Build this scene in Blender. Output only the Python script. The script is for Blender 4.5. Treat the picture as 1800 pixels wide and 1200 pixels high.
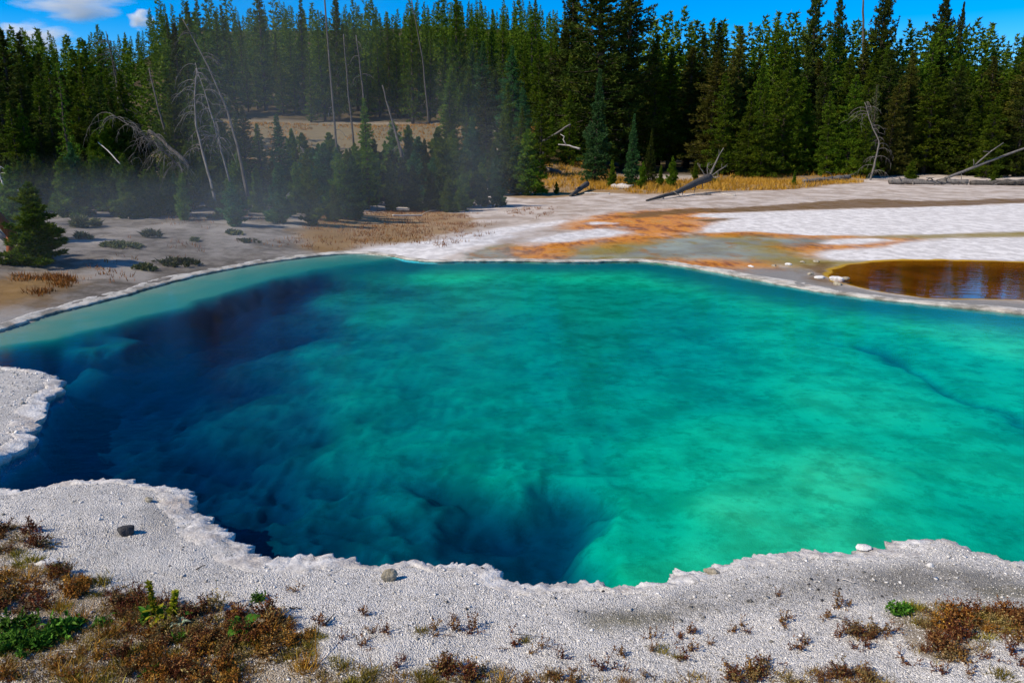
import bpy, bmesh, math, random
import numpy as np

for o in list(bpy.data.objects):
    bpy.data.objects.remove(o, do_unlink=True)
SC = bpy.context.scene
COL = SC.collection
rng = np.random.default_rng(7)
R = math.radians

# ------------------------------------------------------------------ camera, sky, sun, exposure
CAM_H, F_PX, PITCH = 2.5, 1400.0, R(13.57)
cd = bpy.data.cameras.new('camera')
cam = bpy.data.objects.new('camera', cd)
COL.objects.link(cam)
cam.location = (0, 0, CAM_H)
cam.rotation_euler = (R(90) - PITCH, 0, 0)
cd.sensor_width = 36.0
cd.lens = 36.0 * F_PX / 1800.0
cd.clip_start = 0.05
cd.clip_end = 6000
SC.camera = cam

SUN_ELEV = R(41)
SUN_AZ = (-0.88, -0.47)          # horizontal direction towards the sun
world = bpy.data.worlds.new('World')
SC.world = world
world.use_nodes = True
wn = world.node_tree
wn.nodes.clear()
sky = wn.nodes.new('ShaderNodeTexSky')
sky.sky_type = 'NISHITA'
sky.sun_disc = False
sky.sun_elevation = SUN_ELEV
sky.sun_rotation = math.atan2(SUN_AZ[0], SUN_AZ[1])
sky.altitude = 2400
sky.air_density = 1.0
sky.dust_density = 0.2
sky.ozone_density = 3.0
hsv = wn.nodes.new('ShaderNodeHueSaturation')
hsv.inputs['Saturation'].default_value = 1.62
hsv.inputs['Hue'].default_value = 0.505
hsv.inputs['Value'].default_value = 1.0
bg = wn.nodes.new('ShaderNodeBackground')
bg.inputs['Strength'].default_value = 0.15
wo = wn.nodes.new('ShaderNodeOutputWorld')
wn.links.new(sky.outputs[0], hsv.inputs['Color'])
wn.links.new(hsv.outputs[0], bg.inputs['Color'])
wn.links.new(bg.outputs[0], wo.inputs['Surface'])

sd_ = bpy.data.lights.new('sun', 'SUN')
sd_.energy = 5.0
sd_.angle = R(0.53)
sd_.color = (1.0, 0.88, 0.71)
sun = bpy.data.objects.new('sun', sd_)
COL.objects.link(sun)
from mathutils import Vector
_s = Vector((SUN_AZ[0] * math.cos(SUN_ELEV), SUN_AZ[1] * math.cos(SUN_ELEV), math.sin(SUN_ELEV)))
sun.rotation_euler = _s.to_track_quat('Z', 'Y').to_euler()
sun.location = (-30, -12, 40)

SC.view_settings.view_transform = 'Standard'
SC.view_settings.look = 'None'
SC.view_settings.exposure = 0.15
SC.view_settings.gamma = 1.0
SC.view_settings.use_curve_mapping = False
SC.cycles.transparent_max_bounces = 24
SC.cycles.max_bounces = 8
SC.cycles.volume_bounces = 4
SC.cycles.diffuse_bounces = 3
SC.cycles.glossy_bounces = 3

# ------------------------------------------------------------------ helpers: pixels, noise, polygons
CP, SP = math.cos(PITCH), math.sin(PITCH)


def ray(px, py):
    a, b = (px - 900.0) / F_PX, (600.0 - py) / F_PX
    return np.array([a, CP + SP * b, -SP + CP * b])


def on_plane(px, py, z=0.0):
    d = ray(px, py)
    t = (z - CAM_H) / d[2]
    return np.array([d[0] * t, d[1] * t])


def to_px(x, y, z):
    v = np.array([x, y, z - CAM_H], float)
    f = v[1] * CP - v[2] * SP
    u = v[1] * SP + v[2] * CP
    return 900 + F_PX * v[0] / f, 600 - F_PX * u / f


def sstep(a, b, x):
    t = np.clip((x - a) / (b - a), 0, 1)
    return t * t * (3 - 2 * t)


def _h(ix, iy, s):
    n = (ix.astype(np.int64) * 374761393 + iy.astype(np.int64) * 668265263 + s * 2147483647) & 0xFFFFFFFF
    n = ((n ^ (n >> 13)) * 1274126177) & 0xFFFFFFFF
    n = n ^ (n >> 16)
    return (n & 0xFFFF) / 65535.0


def vnoise(x, y, s=0):
    x = np.asarray(x, float); y = np.asarray(y, float)
    ix, iy = np.floor(x), np.floor(y)
    fx, fy = x - ix, y - iy
    fx = fx * fx * fx * (fx * (fx * 6 - 15) + 10)
    fy = fy * fy * fy * (fy * (fy * 6 - 15) + 10)
    a, b = _h(ix, iy, s), _h(ix + 1, iy, s)
    c, d = _h(ix, iy + 1, s), _h(ix + 1, iy + 1, s)
    return (a * (1 - fx) + b * fx) * (1 - fy) + (c * (1 - fx) + d * fx) * fy


def fbm(x, y, sc, octv=4, s=0, gain=0.5):
    r = np.zeros(np.broadcast(x, y).shape); amp = 1.0; tot = 0
    for k in range(octv):
        r = r + amp * (vnoise(np.asarray(x) * sc, np.asarray(y) * sc, s + k * 17) * 2 - 1)
        tot += amp; amp *= gain; sc *= 2.03
    return r / tot


def poly_sd(P, x, y):
    """signed distance to closed polygon P (n,2); negative inside"""
    shp = np.shape(x)
    x = np.ravel(x); y = np.ravel(y)
    out = np.full(x.shape, 1e9); ins = np.zeros(x.shape, bool)
    n = len(P)
    for i in range(n):
        ax, ay = P[i]; bx, by = P[(i + 1) % n]
        ex, ey = bx - ax, by - ay
        L = ex * ex + ey * ey + 1e-12
        t = np.clip(((x - ax) * ex + (y - ay) * ey) / L, 0, 1)
        dx, dy = x - ax - t * ex, y - ay - t * ey
        np.minimum(out, dx * dx + dy * dy, out=out)
        if ay != by:
            c = ((ay > y) != (by > y)) & (x < ex * (y - ay) / (by - ay) + ax)
            ins ^= c
    out = np.sqrt(out)
    return np.where(ins, -out, out).reshape(shp)


def smooth_poly(P, it=2):
    P = np.array(P, float)
    for _ in range(it):
        Q = np.roll(P, -1, 0)
        P = np.stack([P * 0.75 + Q * 0.25, P * 0.25 + Q * 0.75], 1).reshape(-1, 2)
    return P


# ------------------------------------------------------------------ helpers: mesh and object building
class MB:
    def __init__(self):
        self.v = []; self.t = []; self.q = []; self.n = 0; self.tint = []

    def add(self, v, tris=None, quads=None, tint=None):
        v = np.asarray(v, float).reshape(-1, 3)
        if tris is not None and len(tris): self.t.append(np.asarray(tris, int) + self.n)
        if quads is not None and len(quads): self.q.append(np.asarray(quads, int) + self.n)
        self.v.append(v); self.n += len(v)
        if tint is None: tint = np.zeros(len(v))
        self.tint.append(np.broadcast_to(np.asarray(tint, float), (len(v),)))

    def tube(self, pts, rad, sides=6, tint=0.0, cap=True):
        pts = np.asarray(pts, float); n = len(pts)
        rad = np.broadcast_to(np.asarray(rad, float), (n,))
        d = np.gradient(pts, axis=0)
        d /= np.linalg.norm(d, axis=1, keepdims=True) + 1e-9
        ref = np.array([0, 0, 1.0]) if abs(d[0][2]) < 0.9 else np.array([1.0, 0, 0])
        u = np.cross(d, ref); u /= np.linalg.norm(u, axis=1, keepdims=True) + 1e-9
        w = np.cross(d, u)
        a = np.arange(sides) * 2 * np.pi / sides
        ring = pts[:, None, :] + rad[:, None, None] * (np.cos(a)[None, :, None] * u[:, None, :] + np.sin(a)[None, :, None] * w[:, None, :])
        q = []
        for i in range(n - 1):
            for k in range(sides):
                k2 = (k + 1) % sides
                q.append((i * sides + k, i * sides + k2, (i + 1) * sides + k2, (i + 1) * sides + k))
        V = ring.reshape(-1, 3); t = []
        if cap:
            V = np.vstack([V, pts[0], pts[-1]])
            for k in range(sides):
                k2 = (k + 1) % sides
                t.append((n * sides, k2, k)); t.append((n * sides + 1, (n - 1) * sides + k, (n - 1) * sides + k2))
        self.add(V, t, q, tint)

    def blades(self, p, d, w, tint):
        """single triangle blades: p root (n,3), d tip offset (n,3), w width (n)"""
        n = len(p)
        r = rng.normal(size=(n, 3))
        s = np.cross(d, r); s /= np.linalg.norm(s, axis=1, keepdims=True) + 1e-9
        s *= np.asarray(w).reshape(-1, 1) * 0.5
        V = np.stack([p - s, p + s, p + d], 1).reshape(-1, 3)
        T = np.arange(3 * n).reshape(n, 3)
        self.add(V, T, None, np.repeat(tint, 3))

    def leaves(self, p, d, w, tint, up=None):
        """diamond leaves of 2 triangles, folded a little"""
        n = len(p)
        r = rng.normal(size=(n, 3)) if up is None else np.broadcast_to(up, (n, 3)) + rng.normal(size=(n, 3)) * 0.35
        s = np.cross(d, r); s /= np.linalg.norm(s, axis=1, keepdims=True) + 1e-9
        nn = np.cross(s, d); nn /= np.linalg.norm(nn, axis=1, keepdims=True) + 1e-9
        L = np.linalg.norm(d, axis=1, keepdims=True)
        w = np.asarray(w).reshape(-1, 1)
        m = p + d * 0.45 + nn * L * 0.12
        V = np.stack([p, m - s * w * 0.5, p + d, m + s * w * 0.5], 1).reshape(-1, 3)
        b = np.arange(n)[:, None] * 4
        T = np.concatenate([b + np.array([[0, 1, 2]]), b + np.array([[0, 2, 3]])], 0)
        self.add(V, T, None, np.repeat(tint, 4))

    def mesh(self, name, mat, smooth=False):
        V = np.vstack(self.v)
        T = np.vstack(self.t) if self.t else np.zeros((0, 3), int)
        Q = np.vstack(self.q) if self.q else np.zeros((0, 4), int)
        me = bpy.data.meshes.new(name)
        me.vertices.add(len(V)); me.vertices.foreach_set('co', V.astype(np.float32).ravel())
        li = np.concatenate([T.ravel(), Q.ravel()]).astype(np.int32)
        me.loops.add(len(li)); me.loops.foreach_set('vertex_index', li)
        ls = np.concatenate([np.arange(len(T)) * 3, len(T) * 3 + np.arange(len(Q)) * 4]).astype(np.int32)
        me.polygons.add(len(ls)); me.polygons.foreach_set('loop_start', ls)
        me.update(calc_edges=True)
        if smooth: me.polygons.foreach_set('use_smooth', np.ones(len(ls), bool))
        a = me.attributes.new('tint', 'FLOAT', 'POINT')
        a.data.foreach_set('value', np.concatenate(self.tint).astype(np.float32))
        me.materials.append(mat)
        return me


def link(name, me, parent=None, loc=(0, 0, 0)):
    o = bpy.data.objects.new(name, me)
    COL.objects.link(o)
    o.location = loc
    if parent is not None: o.parent = parent
    return o


def tag(o, label=None, cat=None, group=None, kind=None):
    if label: o['label'] = label
    if cat: o['category'] = cat
    if group: o['group'] = group
    if kind: o['kind'] = kind
    return o


# ------------------------------------------------------------------ materials
def new_mat(name):
    m = bpy.data.materials.new(name); m.use_nodes = True
    m.node_tree.nodes.clear()
    return m


class NT:
    def __init__(self, m):
        self.t = m.node_tree

    def n(self, typ, ins=None, **kw):
        nd = self.t.nodes.new(typ)
        for k, v in kw.items(): setattr(nd, k, v)
        if ins:
            for k, v in ins.items():
                if hasattr(v, 'is_output') or isinstance(v, bpy.types.NodeSocket): self.t.links.new(v, nd.inputs[k])
                else: nd.inputs[k].default_value = v
        return nd

    def math(self, op, a, b=0.0, c=0.0, clamp=False):
        return self.n('ShaderNodeMath', {0: a, 1: b, 2: c}, operation=op, use_clamp=clamp).outputs[0]

    def mix(self, f, a, b):
        nd = self.n('ShaderNodeMix', None, data_type='RGBA')
        for k, v in ((0, f), (6, a), (7, b)):
            if isinstance(v, bpy.types.NodeSocket): self.t.links.new(v, nd.inputs[k])
            else: nd.inputs[k].default_value = (tuple(v) + (1,)) if (k and len(v) == 3) else v
        return nd.outputs[2]

    def mixf(self, f, a, b):
        nd = self.n('ShaderNodeMix', None, data_type='FLOAT')
        for k, v in ((0, f), (2, a), (3, b)):
            if isinstance(v, bpy.types.NodeSocket): self.t.links.new(v, nd.inputs[k])
            else: nd.inputs[k].default_value = v
        return nd.outputs[0]

    def noise(self, vec, scale, detail=4, rough=0.55):
        return self.n('ShaderNodeTexNoise', {'Vector': vec, 'Scale': scale, 'Detail': detail, 'Roughness': rough}).outputs['Fac']

    def ramp(self, f, stops):
        nd = self.n('ShaderNodeValToRGB', {0: f})
        e = nd.color_ramp.elements
        while len(e) < len(stops): e.new(0.5)
        for k, (p, c) in enumerate(stops):
            e[k].position = p; e[k].color = tuple(c) + (1,) if len(c) == 3 else c
        return nd.outputs[0]

    def attr(self, name):
        return self.n('ShaderNodeAttribute', None, attribute_name=name).outputs['Fac']

    def step(self, v, a, b):
        return self.n('ShaderNodeMapRange', {0: v, 1: a, 2: b, 3: 0.0, 4: 1.0}, interpolation_type='SMOOTHSTEP').outputs[0]

    def out(self, surf=None, vol=None):
        o = self.n('ShaderNodeOutputMaterial')
        if surf is not None: self.t.links.new(surf, o.inputs['Surface'])
        if vol is not None: self.t.links.new(vol, o.inputs['Volume'])


def foliage_mat(name, c0, c1, c2, trans=0.25, rough=0.6, hue_var=0.5):
    m = new_mat(name); t = NT(m)
    tint = t.attr('tint')
    rnd = t.n('ShaderNodeObjectInfo').outputs['Random']
    col = t.ramp(tint, [(0.0, c0), (0.55, c1), (1.0, c2)])
    v = t.math('MULTIPLY_ADD', rnd, 0.6, 0.7)
    h = t.math('MULTIPLY_ADD', rnd, 0.05 * hue_var, 0.5 - 0.025 * hue_var)
    col = t.n('ShaderNodeHueSaturation', {'Hue': h, 'Saturation': 1.0, 'Value': v, 'Fac': 1.0, 'Color': col}).outputs[0]
    d = t.n('ShaderNodeBsdfPrincipled', {'Base Color': col, 'Roughness': rough, 'Specular IOR Level': 0.08}).outputs[0]
    tr = t.n('ShaderNodeBsdfTranslucent', {'Color': col}).outputs[0]
    t.out(t.n('ShaderNodeMixShader', {0: trans, 1: d, 2: tr}).outputs[0])
    return m


def wood_mat(name, c0, c1, scale=6, rough=0.85):
    m = new_mat(name); t = NT(m)
    co = t.n('ShaderNodeTexCoord').outputs['Object']
    mp = t.n('ShaderNodeMapping', {'Vector': co, 'Scale': (3.0, 3.0, 0.8)}).outputs[0]
    f = t.noise(mp, scale, 6, 0.7)
    col = t.ramp(f, [(0.3, c0), (0.7, c1)])
    bp = t.n('ShaderNodeBump', {'Strength': 0.6, 'Distance': 0.02, 'Height': t.noise(mp, scale * 3, 4)}).outputs[0]
    t.out(t.n('ShaderNodeBsdfPrincipled', {'Base Color': col, 'Roughness': rough, 'Specular IOR Level': 0.2, 'Normal': bp}).outputs[0])
    return m


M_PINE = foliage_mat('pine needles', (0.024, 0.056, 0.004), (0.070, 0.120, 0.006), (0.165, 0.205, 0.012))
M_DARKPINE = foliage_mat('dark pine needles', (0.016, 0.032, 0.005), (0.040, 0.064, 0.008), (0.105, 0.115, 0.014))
M_SPRUCE = foliage_mat('spruce needles', (0.018, 0.060, 0.016), (0.040, 0.115, 0.030), (0.100, 0.180, 0.070))
M_YOUNG = foliage_mat('young pine needles', (0.034, 0.080, 0.004), (0.085, 0.150, 0.008), (0.180, 0.220, 0.016))
M_SHRUB = foliage_mat('shrub leaves', (0.040, 0.060, 0.022), (0.085, 0.100, 0.045), (0.16, 0.15, 0.06))
M_GOLD = foliage_mat('dry golden grass', (0.19, 0.085, 0.010), (0.36, 0.170, 0.020), (0.56, 0.32, 0.07), 0.2)
M_RUST = foliage_mat('dry red brown herb', (0.060, 0.018, 0.009), (0.150, 0.052, 0.018), (0.36, 0.19, 0.065), 0.15, hue_var=.9)
M_ORANGEHERB = foliage_mat('orange brown herb', (0.12, 0.042, 0.008), (0.28, 0.115, 0.018), (0.50, 0.26, 0.055), 0.15)
M_MOSS = foliage_mat('yellow green moss', (0.09, 0.085, 0.012), (0.20, 0.17, 0.022), (0.36, 0.27, 0.045), 0.2)
M_LEAF = foliage_mat('fresh green leaf', (0.024, 0.075, 0.008), (0.055, 0.150, 0.014), (0.13, 0.27, 0.030), 0.3)
M_YSPIKE = foliage_mat('yellow green spike', (0.09, 0.14, 0.010), (0.22, 0.25, 0.012), (0.46, 0.40, 0.025), 0.25)
M_SILVER = foliage_mat('silver green leaf', (0.14, 0.19, 0.13), (0.25, 0.32, 0.22), (0.4, 0.46, 0.34), 0.2)
M_OLIVE = foliage_mat('olive brown needles', (0.035, 0.045, 0.006), (0.085, 0.090, 0.012), (0.17, 0.145, 0.025))
M_BARK = wood_mat('pine bark', (0.028, 0.022, 0.017), (0.095, 0.075, 0.058))
M_DEAD = wood_mat('weathered grey wood', (0.065, 0.058, 0.052), (0.215, 0.197, 0.18), 5)
M_DEADDARK = wood_mat('dark weathered wood', (0.028, 0.025, 0.023), (0.13, 0.115, 0.10), 5)
M_DEADPALE = wood_mat('bleached wood', (0.28, 0.26, 0.235), (0.60, 0.56, 0.51), 5)
M_TWIG = wood_mat('dark twig', (0.03, 0.02, 0.015), (0.08, 0.06, 0.045), 20)
M_REDWOOD = wood_mat('red brown timber', (0.16, 0.045, 0.015), (0.32, 0.10, 0.035), 8, 0.7)
M_GREYWOOD = wood_mat('grey timber', (0.2, 0.19, 0.17), (0.42, 0.40, 0.36), 8, 0.8)


def stone_mat(name, c0, c1, scale=10):
    m = new_mat(name); t = NT(m)
    co = t.n('ShaderNodeTexCoord').outputs['Object']
    f = t.noise(co, scale, 6, 0.65)
    col = t.ramp(f, [(0.3, c0), (0.7, c1)])
    bp = t.n('ShaderNodeBump', {'Strength': 0.7, 'Distance': 0.01, 'Height': t.noise(co, scale * 4, 5)}).outputs[0]
    t.out(t.n('ShaderNodeBsdfPrincipled', {'Base Color': col, 'Roughness': 0.85, 'Specular IOR Level': 0.25, 'Normal': bp}).outputs[0])
    return m


M_BASALT = stone_mat('dark basalt', (0.022, 0.022, 0.024), (0.07, 0.068, 0.07), 30)
M_TANROCK = stone_mat('tan rock', (0.19, 0.16, 0.10), (0.46, 0.41, 0.31), 30)
M_WHITEROCK = stone_mat('white sinter stone', (0.48, 0.46, 0.43), (0.78, 0.77, 0.74), 20)

# ------------------------------------------------------------------ outlines read from the photograph
SHORE_PX = [(-150, 626), (-90, 640), (0, 645), (40, 648), (85, 655), (117, 670), (105, 685), (85, 695), (78, 718), (66, 738),
            (72, 752), (58, 764), (66, 775), (40, 787), (15, 802), (-5, 828), (-30, 845), (0, 862), (15, 866), (45, 864), (80, 856),
            (120, 848), (170, 844), (240, 843), (262, 853), (300, 853), (332, 861), (350, 878), (355, 896), (375, 915),
            (386, 926), (415, 940), (440, 956), (446, 970), (470, 983), (500, 986), (530, 982), (590, 980), (640, 986),
            (690, 993), (712, 986), (760, 984), (800, 985), (830, 990), (860, 1001), (900, 1015), (945, 1027), (985, 1027),
            (1030, 1030), (1055, 1030), (1090, 1038), (1120, 1029), (1160, 1018), (1190, 1005), (1240, 998), (1270, 985),
            (1340, 975), (1400, 972), (1478, 973), (1495, 964), (1512, 957), (1550, 962), (1560, 952), (1612, 948), (1642, 943),
            (1680, 955), (1720, 972), (1760, 982), (1810, 989), (1900, 1000), (2050, 990), (2250, 930), (2420, 820), (2450, 720),
            (2300, 640), (2100, 592), (1940, 567), (1800, 553), (1740, 546), (1680, 540), (1600, 532), (1540, 526), (1480, 518),
            (1420, 510), (1360, 498), (1300, 487), (1240, 475), (1190, 466), (1140, 460), (1090, 459), (1040, 460), (980, 461),
            (900, 459), (830, 459), (770, 461), (715, 457), (680, 449), (640, 446), (600, 446), (560, 450), (500, 457),
            (440, 466), (380, 478), (330, 488), (260, 508), (200, 525), (140, 540), (80, 555), (20, 577), (-60, 600), (-130, 614)]
SHORE = np.array([on_plane(x, y, 0.05 if y > 640 else 0.015) for x, y in SHORE_PX])
SHORE_S = smooth_poly(SHORE, 1)


def gpoly(pts, z=0.05, it=1):
    return smooth_poly([on_plane(x, y, z) for x, y in pts], it)


def ragged(P, amp, step):
    out = []
    for i in range(len(P)):
        a, b = P[i], P[(i + 1) % len(P)]
        k = max(1, int(np.linalg.norm(b - a) / step))
        out += [a + (b - a) * j / k for j in range(k)]
    out = np.array(out)
    return out + np.stack([fbm(out[:, 0], out[:, 1], .9, 4, 301, .65), fbm(out[:, 0], out[:, 1], .9, 4, 302, .65)], 1) * amp


POND = gpoly([(1450, 469), (1500, 461), (1573, 455), (1650, 456), (1800, 458), (2000, 462), (2250, 480), (2250, 545), (2000, 545), (1800, 527),
              (1700, 526), (1633, 525), (1567, 517), (1517, 508), (1480, 497), (1453, 483)])
POND = ragged(POND, .38, .25)
ZONES = {
    'z_white': [[(1230, 411), (1317, 406), (1383, 412), (1500, 415), (1633, 412), (1700, 410), (1800, 407), (2200, 405), (2300, 352), (1800, 358),
                 (1717, 363), (1583, 366), (1400, 371), (1300, 375), (1217, 376), (1230, 383), (1300, 384), (1260, 392), (1238, 402)],
                [(1427, 443), (1500, 438), (1567, 433), (1600, 422), (1800, 417), (2300, 415), (2300, 462), (1800, 457), (1650, 456), (1570, 458), (1483, 458), (1440, 454)],
                [(1460, 423), (1517, 418), (1570, 422), (1550, 427), (1483, 430), (1440, 428)],
                [(927, 421), (993, 410), (1043, 402), (1083, 404), (1107, 408), (1083, 415), (1037, 420), (983, 425), (917, 425)],
                [(600, 446), (700, 428), (800, 417), (883, 400), (983, 387), (1010, 388), (917, 407), (883, 423), (817, 440), (760, 462), (683, 456)],
                [(1020, 394), (1060, 389), (1085, 392), (1055, 396)]],
    'z_orange': [[(1030, 387), (1075, 377), (1130, 373), (1200, 368), (1265, 369), (1262, 380), (1232, 392), (1240, 402), (1205, 409), (1150, 419),
                  (1128, 413), (1110, 404), (1085, 399), (1050, 400), (1020, 403), (1003, 398), (1012, 390)],
                 [(1150, 460), (1210, 459), (1283, 459), (1350, 465), (1267, 469), (1200, 468)],
                 [(1393, 432), (1467, 432), (1550, 427), (1573, 421), (1600, 422), (1567, 432), (1500, 438), (1433, 438), (1423, 450), (1413, 443)],
                 [(905, 440), (927, 432), (985, 426), (1040, 420), (1105, 410), (1150, 420), (1050, 428), (990, 434), (960, 452), (920, 452)],
                 [(1230, 411), (1317, 406), (1383, 411), (1500, 415), (1500, 419), (1383, 416), (1317, 411), (1240, 415)]],
    'z_brown': [[(1090, 379), (1200, 367), (1300, 366), (1433, 357), (1500, 352), (1567, 352), (1633, 355), (1800, 351), (2300, 350), (2300, 357), (1800, 357), (1700, 362),
                 (1583, 366), (1500, 367), (1400, 369), (1300, 373), (1200, 375), (1120, 384)],
                [(1217, 385), (1433, 382), (1433, 384), (1300, 387), (1225, 390)],
                [(1480, 497), (1453, 483), (1440, 470), (1465, 466), (1440, 463), (1425, 472), (1440, 492), (1470, 503)]],
    'z_yellow': [[(1333, 432), (1387, 433), (1417, 443), (1427, 455), (1460, 457), (1560, 459), (1540, 466), (1447, 470), (1367, 463), (1325, 463), (1387, 450), (1343, 443)],
                 [(1500, 416), (1633, 413), (1700, 411), (1800, 407), (2300, 400), (2300, 412), (1800, 415), (1667, 417), (1533, 419)],
                 [(1010, 438), (1080, 424), (1150, 419), (1120, 430), (1050, 448)],
                 [(1060, 455), (1110, 451), (1120, 457), (1070, 459)],
                 [(1225, 414), (1330, 408), (1360, 415), (1260, 420)]],
    'z_wet': [[(790, 452), (883, 425), (927, 434), (1037, 424), (1150, 418), (1240, 408), (1330, 408), (1420, 415), (1480, 413), (1430, 440), (1420, 455),
               (1440, 463), (1300, 472), (1200, 466), (1140, 459), (830, 458)]],
    'z_gravel': [[(1140, 460), (1250, 468), (1350, 468), (1430, 470), (1450, 490), (1500, 506), (1600, 522), (1700, 527), (1900, 536), (2200, 550), (2200, 600), (1800, 550), (1600, 530), (1420, 508), (1240, 473)]],
    'z_gold': [[(855, 345), (900, 303), (1035, 303), (1080, 320), (1150, 325), (1240, 318), (1400, 316), (1520, 318), (1515, 328), (1400, 336), (1290, 338),
                (1180, 345), (1040, 342), (960, 352)],
               [(500, 440), (560, 395), (700, 370), (800, 372), (860, 392), (760, 420), (650, 432), (580, 445)],
               [(0, 560), (60, 535), (150, 505), (90, 500), (0, 510), (-80, 540)]],
}
ZONES = {k: [gpoly(p) for p in v] for k, v in ZONES.items()}

# depth of the pool bed where the line of sight through each pixel should meet it
BED_PX = [(1500, 700, .12), (1700, 800, .15), (1500, 850, .10), (1300, 900, .11), (1600, 620, .13), (1750, 600, .07), (1250, 980, .13), (1150, 1000, .16),
          (1700, 930, .21), (1780, 960, .24), (1400, 600, .13), (1300, 760, .15), (1200, 820, .18), (1600, 900, .16), (1400, 940, .13),
          (1000, 600, .23), (1080, 620, .26), (1000, 750, .27), (1200, 600, .22), (1200, 700, .22), (850, 600, .24), (700, 550, .21), (900, 520, .16), (600, 530, .27), (1100, 540, .18),
          (1060, 700, .25), (1100, 900, .24), (880, 680, .27), (1120, 960, .24), (1030, 850, .30),
          (750, 780, .34), (650, 700, .34), (600, 800, .46), (900, 850, .32), (930, 885, .44), (800, 830, .37),
          (300, 700, 1.1), (200, 780, 1.1), (400, 850, 1.2), (500, 900, 1.15), (600, 950, .95), (450, 620, .95), (350, 600, 1.1), (250, 640, 1.05), (120, 780, .95), (60, 830, .9),
          (500, 700, .52), (550, 620, .36), (520, 560, .55), (560, 870, .8), (650, 960, .85), (700, 930, .7), (700, 860, .55), (520, 800, .75),
          (100, 700, .9), (400, 560, .9), (450, 555, .75), (480, 640, .6), (680, 620, .32), (620, 660, .36), (720, 640, .30), (650, 760, .40), (850, 760, .30), (720, 900, .6), (730, 850, .46), (690, 800, .42), (420, 700, .9), (480, 760, .7), (300, 600, .95), (200, 640, .95),
          (800, 475, .07), (1000, 475, .08), (1200, 490, .08), (1400, 530, .09), (1600, 555, .08), (1750, 575, .06), (690, 470, .14),
          (1900, 700, .14), (2050, 850, .16), (1950, 950, .2), (2000, 640, .1)]
DSC = 0.40                       # vertical scale of the bed below the listed depths
_bx = []
for x, y, d in BED_PX:
    dr = ray(x, y)
    s = on_plane(x, y, 0)
    k = d * DSC / -dr[2]
    _bx.append((s[0] + dr[0] * k, s[1] + dr[1] * k, d))
BED = np.array(_bx)
CRACK = np.array([on_plane(x, y) + np.array([0.0, 0.35]) for x, y in [(1540, 612), (1600, 640), (1680, 680), (1740, 708), (1820, 745), (1900, 790)]])


def sub_px(px, py, d):
    dr = ray(px, py); s = on_plane(px, py, 0); k = d * DSC / -dr[2]
    return np.array([s[0] + dr[0] * k, s[1] + dr[1] * k])


SHELF = np.array([on_plane(x, y, 0) for x, y in [(-130, 600), (-60, 585), (20, 560), (140, 525), (260, 495), (380, 465), (500, 445), (600, 434), (690, 440)]]
                 + [sub_px(x, y, .06) for x, y in [(690, 455), (620, 462), (560, 473), (480, 491), (400, 515), (320, 540), (260, 556), (200, 574), (140, 591), (100, 598), (60, 603), (0, 612), (-90, 630)]])
HOLE = smooth_poly([sub_px(x, y, .8) for x, y in [(700, 985), (735, 930), (752, 885), (790, 868), (850, 878), (868, 908), (905, 908), (950, 882), (1015, 900), (1046, 930), (1056, 980)]]
                   + [on_plane(x, y, 0) for x, y in [(1063, 1000), (1063, 1060), (945, 1050), (800, 1010), (690, 1010)]], 1)
PATCH = [(140, 652, .30, .45), (130, 645, .30, .3), (190, 602, .26, .5), (210, 597, .26, .45), (160, 612, .28, .4), (175, 608, .28, .4)]


def line_d(P, x, y):
    out = np.full(np.shape(x), 1e9)
    for (ax, ay), (bx, by) in zip(P[:-1], P[1:]):
        ex, ey = bx - ax, by - ay
        t = np.clip(((x - ax) * ex + (y - ay) * ey) / (ex * ex + ey * ey), 0, 1)
        out = np.minimum(out, np.hypot(x - ax - t * ex, y - ay - t * ey))
    return out


def bed_depth(x, y, sd):
    num = np.zeros(x.shape); den = np.zeros(x.shape)
    for bx, by, d in BED:
        w = 1.0 / (((x - bx) ** 2 + (y - by) ** 2 * 0.6) + 0.06) ** 2.3
        num += w * d; den += w
    d = num / den
    lump = fbm(x, y, 0.8, 5, 31, 0.6)
    lump2 = fbm(x + 7, y, 2.6, 4, 57, 0.6)
    cob = np.abs(fbm(x, y, 2.7, 3, 91, .5)) * 2.2 - .45
    cob2 = np.abs(fbm(x + 3, y, 6.0, 2, 92, .5)) * 2.0 - .5
    mid = sstep(0.16, 0.38, d)
    d = d * (1 + 0.12 * lump + (0.08 * lump2 + 0.15 * cob + .09 * cob2) * mid + (.10 * lump2 + .06 * cob2) * (1 - mid))
    hs = poly_sd(HOLE, x + .35 * fbm(x, y, 1.6, 4, 15), y + .35 * fbm(x, y, 1.6, 4, 16))
    d = d + (1.12 + .12 * lump + .08 * cob - d) * (1 - sstep(-.50, .16, hs)) * (d < 1.12)
    ss = poly_sd(SHELF, x + .22 * fbm(x, y, 1.1, 4, 25), y + .22 * fbm(x, y, 1.1, 4, 26))
    ds_ = .012 + .022 * np.maximum(-sd, 0) + .01 * lump2
    d = ds_ + (d - ds_) * sstep(-.15, .6, ss)
    for qx, qy, qd, qr in PATCH:
        c_ = sub_px(qx, qy, qd)
        w_ = np.exp(-(((x - c_[0]) ** 2 + (y - c_[1]) ** 2) / qr ** 2) ** 2) * sstep(-.3, .2, lump2 + .15)
        d = d + (qd - d) * w_ * .8
    cl = line_d(CRACK, x + 0.35 * fbm(x, y, 1.6, 3, 5), y)
    d = d + 0.13 * np.exp(-(cl / 0.10) ** 2) + 0.03 * np.exp(-(cl / 0.4) ** 2)
    far = sstep(8.5, 12.0, y)
    wid = 0.25 * (1 - far) + 0.9 * far
    d = np.minimum(d, 0.10 + (-sd) * (6.0 * (1 - far) + 1.6 * far))
    return np.maximum(d * DSC, 0.005)


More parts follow.
